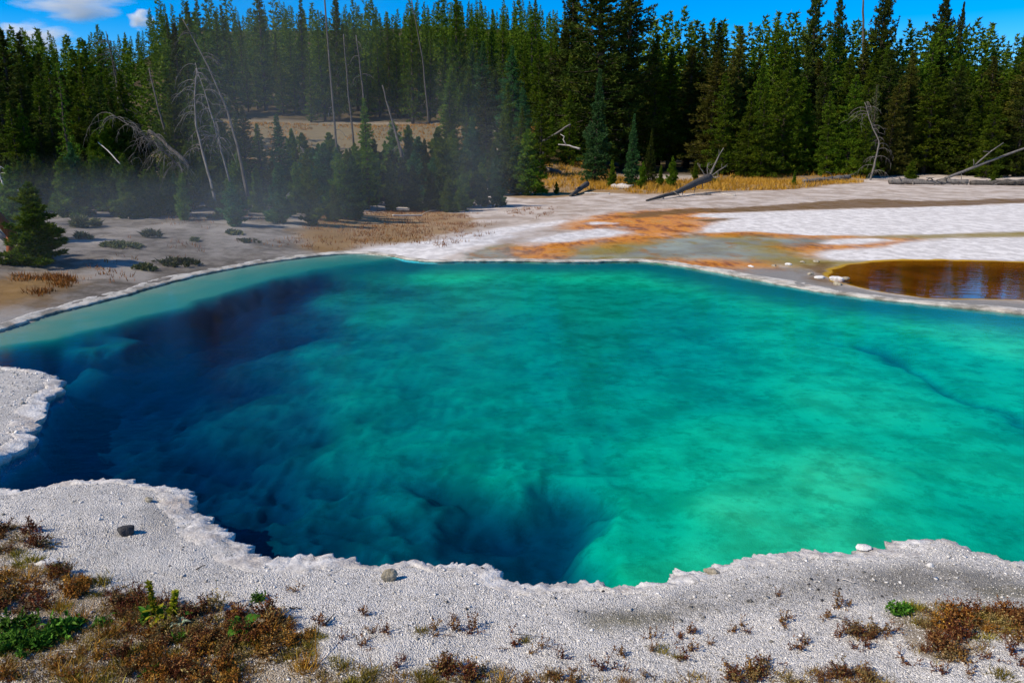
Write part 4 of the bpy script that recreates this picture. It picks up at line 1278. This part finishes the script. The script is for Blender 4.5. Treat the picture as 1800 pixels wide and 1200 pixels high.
# ------------------------------------------------------------------ grass and low shrubs beyond the pool
def grass_in(mb, polys, n, hmin, hmax, g, keep=None, w=.035):
    for P in polys:
        lo, hi = P.min(0), P.max(0)
        c = g.uniform(lo, hi, (n * 4, 2))
        c = c[poly_sd(P, c[:, 0], c[:, 1]) < 0][:n]
        c = c[poly_sd(SHORE_S, c[:, 0], c[:, 1]) > .5]
        if keep is not None: c = c[keep(c)]
        z = ground_h(c[:, 0], c[:, 1])
        k = 5
        p = np.repeat(np.column_stack([c, z - .02]), k, 0) + np.column_stack([g.normal(0, .06, (len(c) * k, 2)), np.zeros(len(c) * k)])
        d = np.column_stack([g.normal(0, .35, (len(p), 2)), np.ones(len(p))]) * g.uniform(hmin, hmax, (len(p), 1))
        mb.blades(p, d, np.full(len(p), w), np.clip(np.repeat(g.uniform(0, 1, len(c)), k) * .7 + g.uniform(0, .3, len(p)), 0, 1))


gg = np.random.default_rng(9)
mb = MB()
GZN = ZONES['z_gold']
grass_in(mb, [GZN[0]], 7000, .12, .42, gg, lambda c: fbm(c[:, 0], c[:, 1], .35, 3, 33) > -.28 + .5 * (c[:, 1] < 47))
tag(link('golden_grass', mb.mesh('golden_grass', M_GOLD)), 'dry golden grass along the forest edge', 'grass', kind='stuff')
mb = MB()
grass_in(mb, [GZN[1]], 1500, .03, .13, gg, lambda c: fbm(c[:, 0], c[:, 1], .6, 3, 35) > -.05, .018)
grass_in(mb, [GZN[2]], 700, .05, .14, gg, lambda c: fbm(c[:, 0], c[:, 1], .9, 3, 36) > -.1, .02)
mp2 = [gpoly([(100, 470), (330, 380), (900, 350), (1000, 350), (860, 400), (480, 450), (300, 480)], .4)]
grass_in(mb, mp2, 1500, .04, .14, gg, lambda c: fbm(c[:, 0], c[:, 1], .8, 3, 37) > .12, .02)
tag(link('dry_shore_grass', mb.mesh('dry_shore_grass', M_ORANGEHERB)), 'short reddish dry grass on the left shore', 'grass', kind='stuff')
mb = MB()
Pm = [np.array([(-40, 52), (-1, 52), (-3, 93), (-56, 93)], float)]
grass_in(mb, Pm, 6000, .08, .3, gg, lambda c: fbm(c[:, 0], c[:, 1], .18, 3, 39) > -.2, .05)
tag(link('meadow_grass', mb.mesh('meadow_grass', M_GOLD)), 'dry pale meadow grass on the slope between trees', 'grass', kind='stuff')


def low_shrub(px, py, r, h, label, mat=M_SHRUB, seed=0, name='low_shrub'):
    g = np.random.default_rng(seed + 400)
    x, y, z = ground_px(px, py)
    n = int(160 + 600 * r)
    a = g.uniform(0, 6.28, n); q = np.sqrt(g.uniform(0, 1, n)) * r
    lx, ly = np.cos(a) * q, np.sin(a) * q * .7
    zz = ground_h(x + lx, y + ly) - z
    keep = (fbm(x + lx, y + ly, 6.0, 3, seed + 5) > -.12) & (q < r * (.6 + .4 * vnoise(a * 2, a * 0 + seed, 9)))
    lx, ly, zz, q = lx[keep], ly[keep], zz[keep], q[keep]; n = len(q)
    p = np.column_stack([lx, ly, zz])
    mb = MB()
    hh = h * (1 - (q / r) ** 2 * .6)
    k = 3
    p2 = np.repeat(p, k, 0) + np.column_stack([np.zeros((n * k, 2)), np.repeat(hh, k) * g.uniform(0, .6, n * k)])
    d = np.column_stack([g.normal(0, .5, (n * k, 2)), g.uniform(.3, 1, n * k)]) * np.repeat(hh, k)[:, None] * .7
    mb.leaves(p2, d, np.full(n * k, .035), g.uniform(0, 1, n * k))
    tag(link(name, mb.mesh(name, mat), None, (x, y, z)), label, 'shrub')


for k, a in enumerate([(140, 400, .28, .30, 'grey-green little shrub on the pale bank behind the bushy pine'), (168, 398, .15, .2, 'tiny dark shrub next to the grey-green one'),
                       (266, 418, .30, .22, 'small grey-green shrub alone on the open pale crust'), (212, 434, .55, .13, 'flat dark mat shrub stretching from the pine shadow', M_SHRUB),
                       (256, 474, .28, .13, 'small olive mound at the end of a dark mat'), (318, 466, .60, .15, 'wide dark olive mat shrub near the waterline'),
                       (146, 420, .2, .2, 'faint grey-green shrub at the tip of the pine shadow'), (96, 487, .15, .1, 'small dark tuft on the crust below the bushy pine'),
                       (345, 424, .22, .1, 'thin dark tuft on the crust beyond the open shrub'), (410, 412, .3, .14, 'low dark tuft before the dense young pine'), (440, 425, .4, .08, 'flat brown mat on the misty crust'),
                       (1250, 322, .6, .4, 'yellowish low shrub beside the dark log roots', M_MOSS), (1160, 322, .5, .4, 'yellow low shrub behind the lone sapling', M_MOSS)]):
    low_shrub(*a[:5], **({'mat': a[5]} if len(a) > 5 else {}), seed=k)

# ------------------------------------------------------------------ foreground: gravel, stones, plants
def pebbles():
    g = np.random.default_rng(21)
    n = 62000
    y = g.uniform(2.6, 6.2, n * 2); x = g.uniform(-1, 1, n * 2) * (y * .72 + .3)
    sd = poly_sd(SHORE_S, x, y)
    ok = (sd > .12) & (vnoise(x * 2.2, y * 2.2, 3) * .7 + g.uniform(0, .6, n * 2) > .34)
    x, y, sd = x[ok][:n], y[ok][:n], sd[ok][:n]
    x2 = g.uniform(-9.5, -4.2, 16000); y2 = g.uniform(6.0, 9.6, 16000); sd2 = poly_sd(SHORE_S, x2, y2); ok2 = sd2 > .12
    x, y, sd = np.concatenate([x, x2[ok2][:7000]]), np.concatenate([y, y2[ok2][:7000]]), np.concatenate([sd, sd2[ok2][:7000]])
    n = len(x)
    z = land_h(x, y, sd)
    dk = 1 - sstep(-.12, .12, poly_sd(gpoly([(1120, 1045), (1250, 1010), (1450, 985), (1620, 965), (1700, 975), (1830, 1000), (1830, 1050), (1500, 1030), (1300, 1050), (1200, 1075), (1080, 1080), (980, 1045)], .2), x, y))
    s = .0022 + .0045 * g.power(1, n) ** 3.0 + .009 * (g.uniform(0, 1, n) > .993) * g.uniform(.2, 1.2, n)
    s = s * np.where(y > 6.2, 2.4, 1.0)
    plate = (sd < .55) & (g.uniform(0, 1, n) > .985)
    s = s + plate * g.uniform(.003, .013, n)
    O = np.array([(1, 0, 0), (0, 1, 0), (-1, 0, 0), (0, -1, 0), (0, 0, 1), (0, 0, -1)], float)
    F = np.array([(0, 1, 4), (1, 2, 4), (2, 3, 4), (3, 0, 4), (1, 0, 5), (2, 1, 5), (3, 2, 5), (0, 3, 5)])
    a = g.uniform(0, 6.28, n)
    V = O[None] * g.uniform(.65, 1.25, (n, 6, 1)) * np.stack([np.ones(n), g.uniform(.6, 1, n), np.where(plate, .28, g.uniform(.45, .8, n))], 1)[:, None, :]
    V = V + g.normal(0, .16, V.shape)
    X = V[..., 0] * np.cos(a)[:, None] - V[..., 1] * np.sin(a)[:, None]
    Y = V[..., 0] * np.sin(a)[:, None] + V[..., 1] * np.cos(a)[:, None]
    V = np.stack([X, Y, V[..., 2]], -1) * s[:, None, None] + np.stack([x, y, z + s * .25], 1)[:, None, :]
    mb = MB()
    mb.add(V.reshape(-1, 3), (np.arange(n)[:, None, None] * 6 + F[None]).reshape(-1, 3), None, np.repeat(np.clip(g.beta(1.6, 1.15, n) - .38 * dk, 0, 1), 6))
    m = new_mat('pale gravel'); t = NT(m)
    c = t.ramp(t.attr('tint'), [(0.1, (0.15, 0.14, 0.12)), (0.40, (0.52, 0.50, 0.46)), (1.0, (0.88, 0.85, 0.80))])
    t.out(t.n('ShaderNodeBsdfPrincipled', {'Base Color': c, 'Roughness': .9, 'Specular IOR Level': .2}).outputs[0])
    tag(link('gravel', mb.mesh('gravel', m)), 'pale sinter gravel on the near bank', 'gravel', kind='stuff')


pebbles()


def stone(px, py, size, mat, label, seed, name='stone', sq=(1, .8, .75), rotz=0.0, group=None):
    g = np.random.default_rng(seed)
    x, y, z = ground_px(px, py)
    bm = bmesh.new(); bmesh.ops.create_icosphere(bm, subdivisions=3, radius=1)
    dirs = g.normal(0, 1, (9, 3)); dirs /= np.linalg.norm(dirs, axis=1, keepdims=True)
    for v in bm.verts:
        c = np.array(v.co)
        k = 1.0
        for d in dirs: k = min(k, .72 / max(c @ d, .3))
        c = c * k * (1 + .05 * math.sin(c[0] * 7 + seed) * math.sin(c[1] * 6) + g.normal(0, .012))
        v.co = c * size * np.array(sq)
    me = bpy.data.meshes.new(name); bm.to_mesh(me); me.materials.append(mat)
    o = link(name, me, None, (x, y, z + size * sq[2] * .45)); o.rotation_euler.z = rotz
    return tag(o, label, 'stone', group)


stone(223, 940, .062, M_BASALT, 'dark grey basalt stone lying alone on the pale gravel', 3)
stone(684, 1022, .058, M_TANROCK, 'tan angular stone just behind the white rim', 5, sq=(.9, .55, .8), rotz=.6)
stone(83, 995, .05, M_WHITEROCK, 'flat pale stone against a dry red herb', 8, sq=(1.3, .7, .5), rotz=.3)
stone(262, 884, .03, M_TANROCK, 'small tan stone on the gravel near the rim bend', 11)
stone(1250, 1010, .04, M_TANROCK, 'pinkish-grey stone set in the rim where it widens', 12, sq=(1.3, .8, .5))
stone(1635, 998, .022, M_WHITEROCK, 'white stone on the dark gritty gravel patch', 13)
stone(1518, 964, .042, M_WHITEROCK, 'knobbly white crust lump jutting out over the turquoise water', 14, sq=(1.2, .9, .5))
for k, (px, py, s) in enumerate([(1470, 493, .20), (1485, 492, .14), (1472, 501, .14), (1440, 490, .13), (1425, 483, .11), (1410, 462, .10), (1385, 466, .10), (1435, 461, .12), (1360, 468, .09), (1320, 470, .09)]):
    stone(px, py, s * .62, M_TANROCK if k % 3 else M_WHITEROCK, 'small pale crust lump at the corner of the brown pond', 30 + k, 'sinter_lump', (1.3, 1.0, .55), k, 'crust lumps by the brown pond')
# small black flecks of wood and stone on the crust
for k, (px, py) in enumerate([(1421, 1035), (1438, 1040), (1425, 1024), (1475, 1042), (1445, 1057), (1366, 1048), (1316, 1062), (1472, 1026), (1550, 1050), (848, 1002), (1060, 1043), (820, 1073)]):
    stone(px, py, .0095, M_BASALT, 'tiny black pebble scattered on the white gravel', 60 + k, 'pebble', (1.2, .8, .8), k, 'black pebbles on the gravel')


def herb_mesh(seed, mat, h=.12, stems=16, spread=.9, leaf=.012, nl=9, name='herb'):
    g = np.random.default_rng(seed); mb = MB()
    for s in range(stems):
        az = g.uniform(0, 6.28); el = g.uniform(.35, 1.45)
        d = np.array([math.cos(az) * math.cos(el) * spread, math.sin(az) * math.cos(el) * spread, math.sin(el)])
        L = h * g.uniform(.5, 1.15)
        u = np.linspace(0, 1, 4)[:, None]
        q = np.array([g.normal(0, .012), g.normal(0, .012), -.005]) + d * L * u + g.normal(0, .05, (4, 3)) * L * u
        mb.tube(q, np.linspace(.0016, .0007, 4), 3, g.uniform(0, .35), cap=False)
        sidx = g.uniform(.25, 1.05, nl)
        p = np.column_stack([np.interp(sidx, u[:, 0], q[:, c]) for c in range(3)])
        dd = d * .4 + g.normal(0, .6, (nl, 3)); dd /= np.linalg.norm(dd, axis=1, keepdims=True)
        mb.leaves(p, dd * (leaf * g.uniform(.6, 1.6, nl))[:, None], leaf * g.uniform(.35, .75, nl), g.uniform(0, 1, nl))
        for _ in range(3):
            i = g.uniform(.3, .9)
            p0 = np.array([np.interp(i, u[:, 0], q[:, c]) for c in range(3)])
            d2 = d * .6 + g.normal(0, .5, 3); l2 = L * .35
            mb.tube(np.array([p0, p0 + d2 * l2]), [.001, .0005], 3, g.uniform(0, .4), cap=False)
            m_ = 4
            pp = p0 + d2 * l2 * g.uniform(.4, 1.05, (m_, 1))
            dd = g.normal(0, .7, (m_, 3)) + d2 * .5; dd /= np.linalg.norm(dd, axis=1, keepdims=True)
            mb.leaves(pp, dd * leaf * g.uniform(.6, 1.5, (m_, 1)), leaf * g.uniform(.35, .75, m_), g.uniform(0, 1, m_))
    return mb.mesh(name, mat)


def tuft_mesh(seed, mat, h, n, w, spread=.6, rad=.03, name='tuft'):
    g = np.random.default_rng(seed); mb = MB()
    p = np.column_stack([g.normal(0, rad, (n, 2)), np.full(n, -.004)])
    d = np.column_stack([g.normal(0, spread, (n, 2)) + p[:, :2] / rad * .3, np.ones(n)]); d /= np.linalg.norm(d, axis=1, keepdims=True)
    mb.blades(p, d * (h * g.uniform(.4, 1.1, n))[:, None], np.full(n, w), g.uniform(0, 1, n))
    return mb.mesh(name, mat)


def leaf_shape(L, W, bend, g, mat, name='leaf'):
    nu = 7; V = []; Q = []
    for i in range(nu):
        u = i / (nu - 1)
        w = W * math.sin(math.pi * min(1, u * .93 + .07)) ** .8
        x = L * u; z = L * (bend * math.sin(u * 2.2) * .55) - L * .25 * u * u
        for j, s in enumerate((-1, 0, 1)):
            V.append((x, s * w * .5, z + abs(s) * w * .18 + g.normal(0, .002)))
    for i in range(nu - 1):
        for j in range(2): Q.append((i * 3 + j, (i + 1) * 3 + j, (i + 1) * 3 + j + 1, i * 3 + j + 1))
    mb = MB(); mb.add(V, None, Q, np.repeat(np.linspace(.2, .8, nu), 3))
    return mb.mesh(name, mat, True)


M_TAN = foliage_mat('dry tan herb', (0.12, 0.075, 0.03), (0.25, 0.165, 0.06), (0.44, 0.33, 0.13), .15)
HERB = [herb_mesh(s, M_RUST, .10, 16) for s in range(5)]
HERBT = [herb_mesh(80 + s, M_TAN, .085, 16, 1.1, .010) for s in range(3)]
HERBO = [herb_mesh(20 + s, M_ORANGEHERB, .085, 16, leaf=.013) for s in range(4)]
SMALLH = [herb_mesh(40 + s, M_RUST, .075, 7, .7, .010, 7) for s in range(4)]
TUFTM = [tuft_mesh(s, M_MOSS, .055, 170, .005, .7, .024) for s in range(4)]
TUFTG = [tuft_mesh(10 + s, M_GOLD, .10, 60, .004, .55, .02) for s in range(3)]
LEAFH = [herb_mesh(60 + s, M_LEAF, .085, 12, 1.0, .024, 8) for s in range(3)]
prng = random.Random(4)


def scatter(meshes, name, label, cat, group, n, poly=None, pts=None, smin=.7, smax=1.3, thr=None):
    P = None
    if poly is not None:
        P = [on_plane(x, y, .22) for x, y in poly]
        P = np.array(P); lo, hi = P.min(0), P.max(0)
    c = 0; guard = 0
    while c < n and guard < 6000:
        guard += 1
        if pts is not None:
            px, py = pts[c]; x, y, _ = ground_px(px, py)
        else:
            x, y = prng.uniform(lo[0], hi[0]), prng.uniform(lo[1], hi[1])
            if poly_sd(P, np.array([x]), np.array([y]))[0] > 0: continue
            if thr is not None and vnoise(np.array([x * 3.1]), np.array([y * 3.1]), 77)[0] < thr: continue
        z = float(ground_h(x, y)[0])
        o = link(name, meshes[prng.randrange(len(meshes))], None, (x, y, z - .004))
        s = prng.uniform(smin, smax)
        o.scale = (s, s, s * prng.uniform(.8, 1.15)); o.rotation_euler = (prng.uniform(-.15, .15), prng.uniform(-.15, .15), prng.uniform(0, 6.28))
        tag(o, label, cat, group)
        c += 1


LBL_R = 'dry reddish-brown herb in the tangled plant patch on the near bank'
LBL_O = 'dry orange-brown herb in the plant patch on the near bank'
LBL_M = 'low yellow-green tuft standing alone on white gravel'
LBL_G = 'small clump of dry straw-coloured grass on the near bank'
LBL_S = 'small sparse dark red herb standing alone on the white gravel'
LBL_L = 'low leafy bright green herb in the near plant patch'
G_R, G_O, G_M, G_G, G_S, G_L = 'red-brown herbs in the near patches', 'orange-brown herbs in the near patches', 'yellow-green tufts on the near bank', 'straw grass clumps on the near bank', 'lone dark red herbs on the gravel', 'leafy green herbs in the near patch'
RP = [([(180, 1030), (250, 1025), (300, 1050), (420, 1055), (515, 1075), (500, 1130), (440, 1165), (330, 1150), (230, 1110)], 62), ([(-30, 915), (75, 920), (60, 955), (-30, 975)], 9), ([(60, 945), (95, 940), (90, 955), (60, 962)], 3),
      ([(90, 985), (130, 988), (120, 1000), (80, 1000)], 3), ([(200, 1130), (360, 1150), (350, 1240), (240, 1240)], 12), ([(-30, 1030), (120, 1050), (110, 1080), (-30, 1090)], 12),
      ([(1585, 1085), (1640, 1080), (1720, 1120), (1690, 1165), (1600, 1130)], 17), ([(1560, 1060), (1640, 1055), (1830, 1070), (1830, 1110), (1740, 1100)], 14), ([(1500, 1085), (1548, 1085), (1548, 1108), (1505, 1112)], 6),
      ([(775, 1155), (860, 1150), (850, 1185), (780, 1190)], 8), ([(870, 1180), (1010, 1175), (1010, 1230), (870, 1230)], 9), ([(1400, 1180), (1550, 1165), (1560, 1230), (1380, 1230)], 12), ([(1275, 1165), (1340, 1165), (1340, 1205), (1275, 1205)], 6)]
RN = ['in the big tangled patch round the yellow spikes', 'at the grassy corner above the flat pale stone', 'just past the grassy corner patch', 'touching the flat pale stone', 'in the clump below the big tangled patch', 'above the leafy green herbs', 'in the round dark patch on the far bank end',
      'along the upper edge of the round dark patch', 'in the small clump before the round dark patch', 'in the compact clump with yellow moss', 'in the strip beyond the compact mossy clump', 'in the loose group below the bleached white stick', 'in the small group between two strips']
for (p, n), nm in zip(RP, RN): scatter(HERB, 'dry_herb', 'dry reddish-brown herb ' + nm, 'plant', G_R, int(n * .8), p, smin=.45, smax=1.1)
for (p, n), nm in zip(RP, RN): scatter(HERBT, 'dry_herb', 'dry straw-brown herb ' + nm, 'plant', 'straw-brown herbs in the near patches', int(n * .5), p, smin=.5, smax=1.15)
for (p, n), nm in zip([([(-30, 1000), (80, 1005), (70, 1055), (-30, 1065)], 12), ([(260, 1140), (420, 1130), (430, 1240), (240, 1240)], 16), ([(100, 1005), (165, 1010), (150, 1045), (90, 1040)], 7), ([(0, 1150), (260, 1100), (560, 1110), (600, 1240), (0, 1240)], 22),
             ([(380, 1060), (520, 1075), (560, 1120), (400, 1140)], 10), ([(1620, 1060), (1800, 1060), (1700, 1150)], 8)], ['in the rusty corner patch below the red herbs', 'in the glowing orange clump by the straw stem', 'in the tan tuft patch by the flat stone', 'spread over the pebbly corner ground', 'in the fringe round the broad-leaved plant', 'in the round dark patch']):
    scatter(HERBO, 'dry_herb', 'dry orange-brown herb ' + nm, 'plant', G_O, n, p, smin=.5, smax=1.05)
for (p, n), nm in zip([([(-30, 960), (200, 1000), (300, 1100), (600, 1110), (640, 1240), (-30, 1240)], 40), ([(200, 1040), (500, 1080), (480, 1160), (260, 1130)], 20), ([(480, 1090), (570, 1095), (580, 1150), (500, 1160)], 9), ([(600, 1170), (900, 1160), (900, 1230), (600, 1230)], 10), ([(1590, 1050), (1820, 1060), (1720, 1120), (1610, 1100)], 14)], ['on the pebbly corner ground', 'in the big tangled brown patch', 'at the tip of the big brown patch', 'in the gravel past the big brown patch', 'in the round dark patch']):
    scatter(TUFTM, 'moss_tuft', 'low yellow-green tuft ' + nm, 'plant', G_M, n, p, smin=.5, smax=1.2)
scatter(TUFTM, 'moss_tuft', LBL_M, 'plant', G_M, 8, pts=[(738, 1112), (735, 1190), (600, 1180), (655, 1185), (1160, 1155), (1190, 1160), (925, 1132), (1760, 1188)], smin=.6, smax=1.1)
for p, n in [([(-30, 980), (170, 1010), (500, 1120), (640, 1240), (-30, 1240)], 22), ([(500, 1140), (1100, 1180), (1100, 1240), (500, 1240)], 7)]:
    scatter(TUFTG, 'straw_grass', LBL_G, 'plant', G_G, n, p, smin=.6, smax=1.3)
SP_ = [(655, 1115), (680, 1112), (765, 1110), (770, 1125), (800, 1090), (800, 1115), (832, 1104), (830, 1122), (712, 1160), (700, 1175), (900, 1138), (932, 1150), (950, 1145), (1090, 1158), (1098, 1180), (1145, 1125), (1148, 1145), (1195, 1125),
       (1215, 1122), (1293, 1110), (1300, 1108), (1315, 1115), (1245, 1135), (1375, 1105), (1384, 1095), (1455, 1095), (1468, 1070), (1492, 1068), (1410, 1145), (1412, 1140), (1500, 1148), (1520, 1140), (1365, 1048), (1215, 1120), (1206, 1160), (1220, 1150),
       (985, 1165), (1010, 1190), (640, 1090), (600, 1130), (635, 1140), (1060, 1180), (1130, 1190), (1350, 1170), (1475, 1120), (1560, 1115), (1660, 1190), (1700, 1185), (1740, 1160), (1590, 1170), (1790, 1130), (1770, 1150), (1790, 1180), (520, 1040), (560, 1100)]
scatter(SMALLH, 'small_herb', LBL_S, 'plant', G_S, len(SP_), pts=SP_, smin=.6, smax=1.25)
scatter(LEAFH, 'leafy_herb', LBL_L, 'plant', G_L, 12, [(-20, 1095), (60, 1080), (140, 1085), (130, 1120), (30, 1140), (-20, 1140)], smin=.6, smax=1.2)
scatter(LEAFH, 'leafy_herb', LBL_L, 'plant', G_L, 9, pts=[(178, 1100), (38, 1158), (12, 1150), (455, 1062), (322, 1125), (268, 1190), (1575, 1085), (1590, 1083), (1792, 1090)], smin=.5, smax=.85)


def rosette(px, py, L, W, n, mat, label, seed, name='leafy_plant', spikes=0):
    g = np.random.default_rng(seed)
    x, y, z = ground_px(px, py)
    e = bpy.data.objects.new(name, None); COL.objects.link(e); e.location = (x, y, z); e.empty_display_size = .05
    tag(e, label, 'plant')
    for k in range(n):
        me = leaf_shape(L * g.uniform(.6, 1.1), W * g.uniform(.8, 1.1), g.uniform(.5, 1.0), g, mat)
        o = link('leaf', me, e); o.rotation_euler = (g.normal(0, .2), -g.uniform(-.1, .7), k * 2.399 + g.normal(0, .2))
    for s in range(spikes):
        mb = MB(); hs = .20 * (1 - .25 * s)
        q = np.array([(.03 * (1 if s else -1) * (1 + u) + .01 * s, .02 * u, hs * u) for u in np.linspace(0, 1, 6)])
        mb.tube(q, np.linspace(.004, .002, 6), 5, .2)
        m_ = 170
        u = g.uniform(.15, 1.02, m_); p = np.column_stack([np.interp(u, np.linspace(0, 1, 6), q[:, c]) for c in range(3)])
        d = g.normal(0, 1, (m_, 3)) * np.array([1, 1, .4]) + UP * .5; d /= np.linalg.norm(d, axis=1, keepdims=True)
        mb.leaves(p, d * .024, np.full(m_, .012), g.uniform(.2, 1, m_))
        link('flower_spike', mb.mesh('flower_spike', M_YSPIKE), e)
    return e


rosette(287, 1098, .11, .03, 22, M_YSPIKE, 'yellow-green plant with two flowering spikes in the brown patch', 1, 'flowering_plant', 2)
rosette(262, 1090, .10, .035, 10, M_LEAF, 'bright green leaf rosette at the foot of the yellow spikes', 2)
rosette(428, 1112, .11, .07, 8, M_LEAF, 'broad-leaved fresh green plant amid dark dry herbs', 3)
rosette(318, 1104, .06, .02, 12, M_SILVER, 'silver-green narrow-leaved plant beside the yellow spikes', 4)
rosette(322, 1090, .07, .03, 6, M_LEAF, 'small dark green leaf rosette shaded by the yellow spikes', 5)

mb = MB()
for pl, n, mt in [(VEG_POLYS[0], 2600, 0), (VEG_POLYS[1], 500, 0), (VEG_POLYS[2], 700, 0)]:
    P = np.array([on_plane(x, y, .22) for x, y in pl])
    c = gg.uniform(P.min(0), P.max(0), (n * 3, 2)); c = c[poly_sd(P, c[:, 0], c[:, 1]) < 0][:n]
    c = c[fbm(c[:, 0], c[:, 1], 2.4, 3, 88) > -.18]
    z = ground_h(c[:, 0], c[:, 1]); k = 9
    p = np.repeat(np.column_stack([c, z - .003]), k, 0) + np.column_stack([gg.normal(0, .014, (len(c) * k, 2)), np.zeros(len(c) * k)])
    d = np.column_stack([gg.normal(0, .7, (len(p), 2)), np.ones(len(p))]); d *= gg.uniform(.012, .038, (len(p), 1))
    mb.blades(p, d, np.full(len(p), .0045), np.clip(np.repeat(gg.uniform(0, 1, len(c)), k) * .8 + gg.uniform(0, .2, len(p)), 0, 1))
M_COVER = foliage_mat('dry ground cover', (0.075, 0.035, 0.012), (0.24, 0.14, 0.035), (0.42, 0.34, 0.07), .15)
tag(link('ground_cover', mb.mesh('ground_cover', M_COVER)), 'short dry brown and yellow ground cover', 'ground cover', kind='stuff')

# fallen twigs and stalks on the near bank
def twig(pa, pb, r, mat, label, seed, lift=.01):
    a = np.array(ground_px(*pa)) + UP * (r + .003); b = np.array(ground_px(*pb)) + UP * (r + lift)
    g = np.random.default_rng(seed)
    pts = np.array([a + (b - a) * s for s in np.linspace(0, 1, 6)]) + g.normal(0, r * .6, (6, 3)); 
    mb = MB(); mb.tube(pts - a, np.linspace(r, r * .5, 6), 6)
    tag(link('twig', mb.mesh('twig', mat, True), None, a), label, 'twig')


twig((572, 1102), (588, 1086), .005, M_TWIG, 'short thick dark stick at the edge of the plant patch', 1)
twig((205, 1040), (247, 1030), .003, M_TWIG, 'thin dark twig lying beside a red herb', 2)
twig((378, 1040), (420, 1058), .0022, M_DEADPALE, 'thin bleached straw stalk above the brown patch', 3)
twig((510, 1074), (530, 1078), .004, M_TWIG, 'short black twig at the tip of the brown patch', 4)
twig((905, 1120), (968, 1127), .0018, M_TWIG, 'fine dark straight stalk on open white gravel', 5)
twig((1478, 1024), (1505, 1033), .004, M_DEADPALE, 'bleached white stick on the gritty right bank', 6)
twig((345, 1003), (362, 1000), .004, M_TWIG, 'little dark twig on the bare left gravel', 7)
twig((100, 1147), (140, 1154), .002, M_DEADPALE, 'pale straw stalk on the pebbly corner', 8)
twig((556, 1185), (558, 1140), .003, M_GOLD, 'upright dry straw stem in the plant patch', 9, .1)
twig((1460, 1092), (1492, 1093), .0022, M_TWIG, 'thin reddish stalk lying by a small herb', 10)

# ------------------------------------------------------------------ steam over the pool edge and clouds
def volume_obj(name, loc, size, color, dens, scale, seed, thr, label=None, cat=None, aniso=.3, stretch=(1, 1, 1), puff=.12):
    m = new_mat(name); t = NT(m)
    co = t.n('ShaderNodeTexCoord').outputs['Object']
    r2 = t.n('ShaderNodeVectorMath', {0: co, 1: co}, operation='DOT_PRODUCT').outputs['Value']
    mp = t.n('ShaderNodeMapping', {'Vector': co, 'Location': (seed * 3.7, seed * 1.3, seed), 'Scale': stretch}).outputs[0]
    nz = t.noise(mp, scale, 4, .55)
    f = t.math('SUBTRACT', t.math('ADD', t.math('SUBTRACT', 1.0, r2), t.math('MULTIPLY', t.math('SUBTRACT', nz, .5), 3.0)), thr, clamp=False)
    edge = t.step(r2, 1.0, puff)
    f = t.math('MULTIPLY', t.math('MAXIMUM', f, 0.0), t.math('MULTIPLY', edge, dens))
    v = t.n('ShaderNodeVolumePrincipled', {'Color': color + (1,), 'Density': f, 'Anisotropy': aniso}).outputs[0]
    t.out(None, v)
    bm = bmesh.new(); bmesh.ops.create_icosphere(bm, subdivisions=3, radius=1.04)
    me = bpy.data.meshes.new(name); bm.to_mesh(me); me.materials.append(m)
    o = link(name, me, None, loc); o.scale = size
    return tag(o, label, cat, kind='stuff')


ST = (.84, .93, 1.0)
volume_obj('steam', (-5.0, 21.0, 2.6), (4.8, 4.6, 7.4), ST, .037, 1.1, 1, .35, 'thin steam rising over the far left shore', 'steam', stretch=(1, 1, .5))
volume_obj('steam', (-9.0, 17.0, .9), (7.4, 4.8, 1.9), ST, .034, 1.6, 2, .3, 'low steam drifting along the left shore', 'steam', stretch=(1, 1, .7))
volume_obj('steam', (-1.6, 22.5, 2.3), (3.0, 4.0, 4.2), ST, .024, 1.2, 3, .3, 'bluish steam wisp before the dim central pines', 'steam', stretch=(1, 1, .6))


def cloud(px, py, dist, w, h, seed, label):
    p = px_pt(px, py, dist)
    k = dist / F_PX
    volume_obj('cloud', p, (w * k * .68, w * k * .35, h * k * .62), (1, 1, 1), 9.0 / (w * k), 1.7, seed, .45, label, 'cloud', .0, (1, 1, 1.3), puff=.55)


cloud(128, 6, 1500, 170, 56, 5, 'flat white cloud high over the left pines')
cloud(248, 34, 1500, 42, 34, 6, 'tiny faint white cloud puff beside the flat cloud')
cloud(55, 72, 1700, 130, 60, 7, 'white cloud low behind the left treetops')
